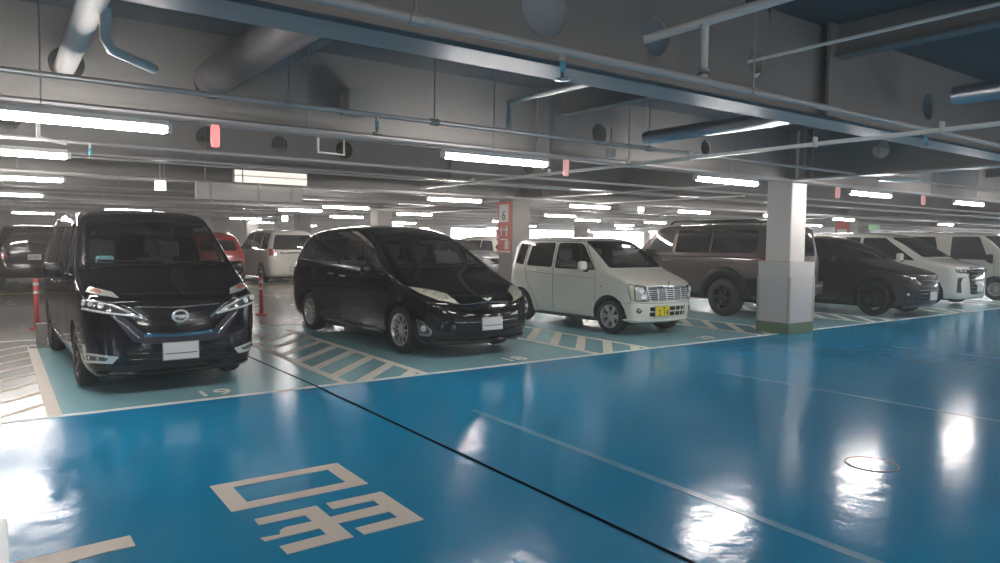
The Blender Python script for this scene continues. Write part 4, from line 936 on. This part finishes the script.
seams(r, b, [[(1.02, .27), (1.0, .62), (1.02, 1.05)], [(2.07, .26), (2.07, 1.57)], [(2.86, 1.10), (2.80, .80), (2.62, .55), (2.5, .30)], [(1.02, .26), (2.5, .25)], [(.98, 1.06), (1.4, 1.575), (2.84, 1.58), (2.88, 1.10)]], w=.009)
seams(r, b, [[(-.68, .875), (-.45, .86), (0, .865), (.45, .86), (.68, .875)], [(-.69, .565), (0, .555), (.69, .565)]], sides='F', w=.006)
seams(r, b, [[(.10, .565), (.40, .56)], [(1.05, .93), (2.6, .98)]], w=.005)
for sd in 'LR': handle(r, b, sd, 1.92, .96, P['wagon'], .16); handle(r, b, sd, 2.62, 1.01, P['wagon'], .16)
for s in (-1, 1): mirror(r, s*.74, 1.22, 1.15, P['wagon'], .17, .16, .11)
strip_part(r, b, 'side_skirt', 'L', [(1.05, .225), (2.55, .215)], .05, P['wagon'], .02, .03)
obj('turn_repeater', boxb(-.752, -.73, .85, .88, .80, .82, .004, 1), M['amber'], r)
bm = patch(b, 'F', rpoly([(.30, 1.50), (.50, 1.50), (.47, 1.40), (.44, 1.32), (.40, 1.32), (.38, 1.44)], .01), .010, .003, .05); o = obj('windscreen_stickers', bm, M['glass_grey'], r)
for x, z in ((.34, 1.50), (.38, 1.46), (.30, 1.46), (.42, 1.42)):
    h_, n_ = b.hit('F', x, z); o = obj('sticker', boxb(-.03, .03, -.001, .001, -.012, .012), M['paper'], r); o.location = h_+n_*.014; o.rotation_euler = (-.9, 0, 0)

# ---------------------------------------------------------------- 4: boxy brown off-roader, nose in
LCR = dict(L=4.9, R=.39, tw=.26, rim=.235, style='rugged', wm=M['dark_alloy'], axles=(.90, 3.76), cowl=(1.35, 1.28, .8), seat_z=.9, mz=1.7, tuck=.05, inset=-.01,
    st=[sect(.14, .88, .34, .95, .88, 1.02, .86, 1.08, .80, 1.12, 1.13, 1.135), sect(.40, .93, .33, 1.02, .925, 1.10, .88, 1.15, .80, 1.18, 1.19, 1.195),
        sect(1.15, .94, .33, 1.10, .935, 1.18, .88, 1.22, .80, 1.25, 1.26, 1.265), sect(1.30, .94, .33, 1.12, .935, 1.19, .88, 1.26, .80, 1.30, 1.31, 1.315),
        sect(1.55, .94, .33, 1.13, .93, 1.20, .82, 1.55, .75, 1.58, 1.60, 1.605), sect(1.80, .94, .33, 1.14, .93, 1.205, .78, 1.78, .71, 1.83, 1.85, 1.855),
        sect(2.05, .94, .33, 1.14, .93, 1.205, .775, 1.81, .70, 1.87, 1.885, 1.89), sect(3.0, .94, .33, 1.14, .93, 1.21, .775, 1.82, .70, 1.885, 1.90, 1.905),
        sect(4.0, .94, .33, 1.14, .93, 1.21, .77, 1.81, .70, 1.88, 1.895, 1.90), sect(4.62, .935, .36, 1.14, .925, 1.21, .765, 1.79, .69, 1.86, 1.88, 1.885),
        sect(4.84, .93, .42, 1.14, .925, 1.21, .76, 1.74, .67, 1.80, 1.83, 1.835, {2: .06, 3: .09, 4: .02, 5: 0, 6: 0, 7: -.04, 8: -.05, 9: -.05, 10: -.05})],
    front=[-.10, -.11, -.08, -.07, -.06, -.06, -.05], rear=[.05, .05, .03, .03, .03, .03, .02],
    glass=[('F', [(-.76, 1.34), (.76, 1.34), (.70, 1.80), (-.70, 1.80)], 'dark', .05), ('L', [(1.62, 1.29), (2.35, 1.29), (2.35, 1.77), (1.92, 1.77)], 'grey', .04),
        ('L', [(2.43, 1.29), (3.35, 1.29), (3.35, 1.77), (2.43, 1.77)], 'dark', .04), ('L', [(3.41, 1.29), (4.40, 1.30), (4.50, 1.40), (4.50, 1.68), (4.42, 1.76), (3.41, 1.77)], 'dark', .05),
        ('B', [(-.66, 1.25), (.66, 1.25), (.60, 1.70), (-.60, 1.70)], 'dark', .05)])
r, b = car('off_roader', 'boxy brown off-roader parked nose in, half hidden by the guarded column', LCR, P['cruiser'], (13.70, 13.45, 0), PI, 3); r.scale = (1.02, 1.03, 1.05)
for y in LCR['axles']:
    A = [(y+math.cos(a)*(.53), .40+math.sin(a)*.53) for a in [PI*(-.02+1.04*k/14) for k in range(15)]]
    strip_part(r, b, 'wheel_arch_flare', 'L', A, .18, M['black_plastic'], .03, .04)
strip_part(r, b, 'side_step', 'L', [(1.45, .40), (3.2, .40)], .09, M['black_plastic'], .03, .04)
part_patch(r, b, 'lower_cladding', 'L', [(4.27, .46), (4.80, .46), (4.80, .80), (4.30, .80)], M['black_plastic'], .008, .02, .03)
part_patch(r, b, 'tail_lamp', 'L', [(4.66, 1.02), (4.80, 1.02), (4.79, 1.22), (4.69, 1.22)], M['tail_red'], .012, .02, .01)
part_patch(r, b, 'tail_lamp', 'B', [(-.86, .98), (-.74, .98), (-.74, 1.22), (-.86, 1.22)], M['lamp_clear'], .015, .02, .01)
strip_part(r, b, 'rear_bumper', 'B', [(-.85, .62), (0, .62), (.85, .62)], .22, P['cruiser'], .10, .12, False)
number_plate(r, b, 'B', 0, .95)
seams(r, b, [[(1.60, .42), (1.56, .8), (1.60, 1.22)], [(2.39, .42), (2.39, 1.80)], [(3.39, 1.24), (3.39, .95), (3.2, .80), (3.15, .45)], [(1.6, 1.24), (1.9, 1.80), (3.39, 1.81), (3.39, 1.24)]])
strip_part(r, b, 'belt_moulding', 'L', [(1.5, 1.205), (4.6, 1.215)], .022, M['black_plastic'], .01, .01)
for sd in 'LR': handle(r, b, sd, 2.22, 1.10, P['cruiser'], .24); handle(r, b, sd, 3.18, 1.10, P['cruiser'], .24)
for s in (-1, 1):
    mirror(r, s*.94, 1.75, 1.26, M['black_plastic'], .20, .20, .13)
    obj('roof_rail', tube(BM(), [(s*.66, 2.1, 1.90), (s*.66, 2.2, 1.965), (s*.66, 4.3, 1.965), (s*.66, 4.45, 1.90)], .022, 8), M['black_plastic'], r, True)
obj('roof_rack', boxb(-.60, .60, 2.7, 3.9, 1.93, 1.96, .01, 1), M['black_plastic'], r)

# ---------------------------------------------------------------- 5: charcoal crossover
DRK = dict(L=4.72, R=.37, tw=.235, rim=.265, style='five', wm=M['dark_alloy'], axles=(.93, 3.68), cowl=(1.25, 1.1, .8), seat_z=.6, mz=1.5, tuck=.04, inset=.005,
    st=[sect(.26, .83, .20, .72, .84, .79, .82, .84, .74, .87, .885, .89), sect(.52, .905, .19, .80, .905, .88, .86, .935, .76, .96, .975, .98),
        sect(1.02, .925, .19, .93, .915, .99, .86, 1.035, .76, 1.065, 1.09, 1.095), sect(1.20, .925, .19, .96, .915, 1.02, .86, 1.08, .77, 1.11, 1.13, 1.135),
        sect(1.65, .925, .19, 1.0, .91, 1.07, .78, 1.33, .70, 1.39, 1.41, 1.415), sect(2.1, .925, .19, 1.02, .91, 1.09, .70, 1.53, .62, 1.59, 1.615, 1.62),
        sect(2.5, .925, .19, 1.03, .91, 1.10, .68, 1.58, .60, 1.645, 1.67, 1.675), sect(3.2, .925, .19, 1.06, .90, 1.13, .67, 1.56, .59, 1.62, 1.65, 1.655),
        sect(3.9, .925, .20, 1.10, .89, 1.17, .64, 1.45, .57, 1.51, 1.54, 1.545), sect(4.35, .91, .25, 1.09, .86, 1.16, .64, 1.28, .56, 1.32, 1.34, 1.345),
        sect(4.6, .85, .35, 1.0, .82, 1.08, .70, 1.12, .60, 1.14, 1.15, 1.155, {3: .04, 4: .04})],
    front=[-.20, -.22, -.18, -.15, -.13, -.12, -.11], rear=[.07, .07, .05, .05, .05, .05, .05],
    glass=[('F', [(-.74, 1.16), (.74, 1.16), (.60, 1.57), (-.60, 1.57)], 'dark', [.05, .05, .1, .1]), ('L', [(1.55, 1.10), (2.55, 1.13), (2.55, 1.52), (2.10, 1.49)], 'dark', .04),
        ('L', [(2.62, 1.13), (3.50, 1.17), (3.45, 1.46), (2.62, 1.52)], 'dark', .04), ('B', [(-.55, 1.2), (.55, 1.2), (.5, 1.45), (-.5, 1.45)], 'dark', .05)])
r, b = car('crossover', 'charcoal crossover with a pale front plate, just past the guarded column', DRK, P['dark'], (16.70, 7.0, 0), math.radians(2), 3); r.scale = (1, 1, 1.07)
part_patch(r, b, 'headlamp', 'F', [(-.82, .80), (-.55, .84), (-.40, .76), (-.60, .755), (-.82, .73)], M['lamp_dark'], .008, .014, .015)
part_patch(r, b, 'headlamp_side', 'L', [(.32, .78), (.75, .885), (.70, .90), (.36, .85)], M['lamp_dark'], .008, .012, .01)
strip_part(r, b, 'daytime_lamp', 'F', [(-.80, .835), (-.60, .80), (-.55, .70)], .014, M['lamp_clear'], .014, .01)
part_patch(r, b, 'grille', 'F', [(-.48, .62), (.48, .62), (.62, .34), (-.62, .34)], M['black_plastic'], .005, .012, .03, False)
for z in (.56, .49, .42): strip_part(r, b, 'grille_bar', 'F', [(-.5, z), (.5, z)], .014, M['gloss_black'], .012, .012, False)
part_patch(r, b, 'fog_recess', 'F', [(-.80, .58), (-.70, .58), (-.66, .40), (-.78, .38)], M['black_plastic'], .005, .012, .02)
lamp_cells(r, b, 'F', [(-.74, .48)], M['lamp_clear'], .03, .012, 'fog_lamp')
strip_part(r, b, 'light_bar', 'F', [(-.40, .745), (0, .755), (.40, .745)], .014, M['satin'], .010, .01, False)
number_plate(r, b, 'F', 0, .44, bar=False)
seams(r, b, [[(1.45, .30), (1.40, .7), (1.5, 1.06)], [(2.58, .30), (2.58, 1.52)], [(1.45, .28), (3.1, .28)]])
for sd in 'LR': handle(r, b, sd, 2.36, .98, P['dark'], .2); handle(r, b, sd, 3.3, 1.02, P['dark'], .2)
for s in (-1, 1): mirror(r, s*.90, 1.80, 1.14, P['dark'], .2, .14, .12)
A = [(.93+math.cos(a)*.45, .375+math.sin(a)*.45) for a in [PI*(-.02+1.04*k/14) for k in range(15)]]; strip_part(r, b, 'wheel_arch_trim', 'L', A, .05, M['black_plastic'], .008, .012)

# ---------------------------------------------------------------- 6: white minivan with the big dark grille
ALP = dict(L=4.95, R=.345, tw=.225, rim=.235, style='five', wm=M['satin'], axles=(.95, 3.95), cowl=(1.1, 1.2, .8), seat_z=.6, mz=1.6, tuck=.03,
    st=[sect(.22, .86, .17, .86, .86, .93, .84, .99, .77, 1.02, 1.03, 1.035), sect(.50, .915, .17, .94, .91, 1.02, .87, 1.06, .78, 1.09, 1.11, 1.115),
        sect(.92, .925, .17, 1.03, .92, 1.10, .87, 1.15, .79, 1.18, 1.20, 1.205), sect(1.06, .925, .17, 1.05, .92, 1.12, .87, 1.19, .79, 1.22, 1.24, 1.245),
        sect(1.5, .925, .17, 1.07, .915, 1.14, .82, 1.47, .75, 1.52, 1.54, 1.545), sect(2.0, .925, .17, 1.08, .915, 1.15, .77, 1.75, .70, 1.80, 1.83, 1.835),
        sect(2.4, .925, .17, 1.09, .915, 1.16, .76, 1.81, .68, 1.88, 1.905, 1.91), sect(3.2, .925, .17, 1.10, .915, 1.17, .76, 1.83, .68, 1.90, 1.925, 1.93),
        sect(4.0, .925, .17, 1.10, .91, 1.17, .75, 1.82, .67, 1.89, 1.915, 1.92), sect(4.6, .92, .18, 1.10, .90, 1.17, .73, 1.79, .66, 1.86, 1.89, 1.895),
        sect(4.82, .89, .22, 1.08, .87, 1.15, .70, 1.70, .63, 1.77, 1.81, 1.815, {2: .02, 3: .05, 4: .04, 6: 0, 7: -.08, 8: -.10, 9: -.1, 10: -.1})],
    front=[-.14, -.17, -.14, -.12, -.11, -.10, -.09], rear=[.05, .06, .05, .05, .05, .04, .03],
    glass=[('F', [(-.80, 1.26), (.80, 1.26), (.70, 1.78), (-.70, 1.78)], 'dark', [.05, .05, .1, .1]), ('L', [(1.28, 1.17), (2.75, 1.17), (2.75, 1.77), (2.15, 1.77)], 'dark', .05),
        ('L', [(2.83, 1.17), (3.85, 1.17), (3.85, 1.79), (2.83, 1.78)], 'dark', .05), ('L', [(3.93, 1.17), (4.62, 1.20), (4.55, 1.73), (3.93, 1.78)], 'dark', .05),
        ('B', [(-.74, 1.18), (.74, 1.18), (.64, 1.70), (-.64, 1.70)], 'dark', .06)])
def alphard_face(r, b):
    part_patch(r, b, 'grille', 'F', [(-.42, .96), (.42, .96), (.50, .80), (.38, .32), (-.38, .32), (-.50, .80)], M['gloss_black'], .006, .014, .03, False)
    for z in (.90, .80, .70, .60, .50, .40): strip_part(r, b, 'grille_bar', 'F', [(-.40, z), (.40, z)], .022, M['satin'], .014, .012, False)
    strip_part(r, b, 'grille_crown', 'F', [(-.44, .985), (0, .99), (.44, .985)], .035, M['chrome'], .018, .014, False)
    part_patch(r, b, 'headlamp', 'F', [(-.84, .97), (-.44, .95), (-.50, .85), (-.82, .88)], M['lamp_dark'], .010, .014, .02)
    lamp_cells(r, b, 'F', [(-.74, .93), (-.62, .92)], M['lamp_clear'], .032)
    part_patch(r, b, 'fog_bezel', 'F', [(-.80, .72), (-.70, .74), (-.74, .62), (-.70, .36), (-.80, .36)], M['lamp_dark'], .010, .014, .015)
    strip_part(r, b, 'fog_chrome', 'F', [(-.80, .74), (-.62, .76)], .022, M['chrome'], .014, .012); strip_part(r, b, 'fog_chrome', 'F', [(-.80, .74), (-.80, .36)], .016, M['chrome'], .014, .012)
    wiper(r, b, [(-.70, 1.30), (.0, 1.28)]); wiper(r, b, [(.0, 1.27), (.66, 1.28)])
    seams(r, b, [[(1.75, .30), (1.7, .7), (1.72, 1.12)], [(2.79, .30), (2.79, 1.80)], [(3.89, .8), (3.89, 1.80)], [(1.75, .28), (3.4, .28)]])
    for sd in 'LR': handle(r, b, sd, 2.6, 1.03, M['chrome'], .2); handle(r, b, sd, 2.98, 1.03, M['chrome'], .2)
r, b = car('minivan', 'large white minivan with a tall dark grille, nose out behind the charcoal crossover', ALP, P['alphard'], (20.9, 7.65, 0), math.radians(-1), 3)
alphard_face(r, b); number_plate(r, b, 'F', 0, .47, bar=False)
for s in (-1, 1): mirror(r, s*.92, 1.60, 1.25, P['alphard'], .21, .2, .13)

# ---------------------------------------------------------------- 7: cream white van at the picture edge
VAN = dict(L=4.7, R=.32, tw=.195, rim=.20, style='solid', wm=M['alloy'], axles=(.90, 3.6), cowl=(.7, 1.2, .8), seat_z=.8, mz=1.6, tuck=.03,
    st=[sect(.20, .80, .20, .86, .81, .95, .80, 1.02, .74, 1.06, 1.08, 1.085), sect(.40, .84, .19, .95, .845, 1.05, .82, 1.13, .75, 1.17, 1.19, 1.195),
        sect(.62, .845, .19, 1.02, .845, 1.12, .82, 1.24, .75, 1.28, 1.30, 1.305), sect(.75, .845, .19, 1.04, .845, 1.13, .815, 1.36, .75, 1.40, 1.42, 1.425),
        sect(1.0, .845, .19, 1.05, .84, 1.14, .79, 1.62, .72, 1.66, 1.68, 1.685), sect(1.25, .845, .19, 1.06, .84, 1.15, .76, 1.84, .69, 1.90, 1.93, 1.935),
        sect(1.6, .845, .19, 1.06, .84, 1.15, .75, 1.89, .68, 1.955, 1.98, 1.985), sect(2.6, .845, .19, 1.06, .84, 1.15, .75, 1.90, .68, 1.965, 1.99, 1.995),
        sect(3.6, .845, .19, 1.06, .84, 1.15, .75, 1.90, .68, 1.965, 1.99, 1.995), sect(4.4, .84, .2, 1.06, .835, 1.15, .74, 1.88, .67, 1.95, 1.975, 1.98),
        sect(4.6, .82, .24, 1.06, .815, 1.15, .72, 1.83, .65, 1.90, 1.93, 1.935)],
    front=[-.12, -.15, -.12, -.10, -.10, -.09, -.08], rear=[.05, .05, .05, .05, .05, .04, .03],
    glass=[('F', [(-.76, 1.30), (.76, 1.30), (.70, 1.86), (-.70, 1.86)], 'grey', .06), ('L', [(1.10, 1.17), (2.12, 1.17), (2.12, 1.84), (1.38, 1.84)], 'grey', .05),
        ('L', [(2.42, 1.17), (3.30, 1.17), (3.30, 1.84), (2.60, 1.84)], 'dark', .05), ('L', [(3.38, 1.17), (4.35, 1.17), (4.35, 1.82), (3.05, 1.82)], 'dark', .05),
        ('B', [(-.66, 1.2), (.66, 1.2), (.62, 1.8), (-.62, 1.8)], 'dark', .06)])
r, b = car('van', 'tall cream white van in side view at the picture edge beyond the white minivan', VAN, P['van'], (24.4, 7.4, 0), 0, 3)
seams(r, b, [[(.95, .3), (.95, 1.14)], [(1.92, .3), (1.92, 1.85)], [(3.0, .6), (3.0, 1.85)], [(.95, .28), (3.1, .28)], [(1.3, .62), (2.9, .62)]])
for sd in 'LR': handle(r, b, sd, 1.72, 1.0, M['black_plastic'])
for s in (-1, 1): mirror(r, s*.85, 1.02, 1.22, M['black_plastic'], .2, .24, .12)
part_patch(r, b, 'headlamp', 'F', [(-.80, 1.0), (-.52, .98), (-.50, .82), (-.78, .84)], M['lamp_clear'], .008, .014, .03)
part_patch(r, b, 'grille', 'F', [(-.46, .97), (.46, .97), (.44, .80), (-.44, .80)], M['black_plastic'], .006, .012, .02, False)
number_plate(r, b, 'F', 0, .48, bar=False)

# ---------------------------------------------------------------- parked cars across the aisle
def clone_spec(sp, **k): d = dict(sp); d.update(k); return d
def bg_car(name, label, sp, pm, loc, rz, rear=True, tail='tail_red', plate=True):
    r, b = car(name, label, sp, pm, loc, rz, 2)
    zt = sp.get('tail_z', 1.05); w = sp['st'][-1][1]
    part_patch(r, b, 'tail_lamp', 'B', [(-w+.03, zt-.12), (-w+.30, zt-.06), (-w+.22, zt+.10), (-w+.05, zt+.13)], M[tail], .010, .014, .02)
    part_patch(r, b, 'headlamp', 'F', [(-w+.08, .86), (-w+.34, .84), (-w+.36, .76), (-w+.08, .78)], M['lamp_clear'], .010, .014, .02)
    part_patch(r, b, 'grille', 'F', [(-.38, .82), (.38, .82), (.36, .60), (-.36, .60)], M['gloss_black'], .008, .012, .02, False)
    if plate: number_plate(r, b, 'B', 0, sp.get('plate_z', .8), txt=[('11-61', .1, 0, 0)] if plate == 'txt' else None, bar=False)
    for s in (-1, 1): mirror(r, s*(sp['st'][5][1]), sp['cowl'][0]+.6, sp['cowl'][1]+.02, pm if pm != P['alphard'] else pm, .18, .15, .12)
    return r, b
bg_car('off_roader', 'black car with red tail lamps parked nose in at the picture edge', clone_spec(LCR, tail_z=1.0, plate_z=.95, style='five'), P['blackbg'], (.95, 29.8, 0), PI, plate='txt')
bg_car('hatchback', 'red car seen from behind, far back beyond the black minivan', clone_spec(EST, tail_z=1.0, plate_z=.75), P['red'], (6.05, 29.3, 0), PI)
r, b = bg_car('minivan', 'white minivan with red tail lamps parked nose in across the aisle', clone_spec(ALP, tail_z=1.08, plate_z=.5), P['alphard'], (8.75, 29.85, 0), PI)
strip_part(r, b, 'tail_garnish', 'B', [(-.5, 1.06), (.5, 1.06)], .06, M['chrome'], .012, .012, False)
bg_car('hatchback', 'pale silver car far back between the black minivan and the red column sign', clone_spec(DRK), P['silver'], (17.2, 24.2, 0), math.radians(20))
bg_car('minivan', 'pale minivan beside the red column sign far back', clone_spec(EST), P['van'], (19.6, 24.6, 0), math.radians(10))
bg_car('crossover', 'dark car beyond the small white car and the off-roader', clone_spec(DRK), P['navy'], (17.6, 16.4, 0), math.radians(-78))
for i, (x, y, pm, sp, lab) in enumerate(((24.5, 29.5, 'silver', EST, 'silver minivan parked deep in the garage right of the sign column'), (32, 29.5, 'alphard', ALP, 'white minivan parked deep in the garage'), (36.2, 29.5, 'navy', DRK, 'dark car parked deepest in the garage'))):
    bg_car('car', lab.replace(' right of', ' past'), clone_spec(sp), P[pm], (x, y, 0), PI)

# ---------------------------------------------------------------- thin haze volume added to imitate lens veil and lamp glow
hm = bpy.data.materials.new('veil_haze'); hm.use_nodes = True; hn = hm.node_tree; hn.nodes.remove(hn.nodes['Principled BSDF'])
vs = hn.nodes.new('ShaderNodeVolumeScatter'); vs.inputs['Density'].default_value = .0045; vs.inputs['Anisotropy'].default_value = .5; vs.inputs['Color'].default_value = (1, .97, .95, 1)
hn.links.new(vs.outputs[0], hn.nodes['Material Output'].inputs['Volume'])
tag(obj('haze', box(BM(), XL-.3, XR+.3, YB-.3, YF+.3, -.2, DECK+.3), hm), 'thin pale haze added as a veil through the whole garage', 'haze', kind='stuff')
sc.cycles.volume_bounces = 1
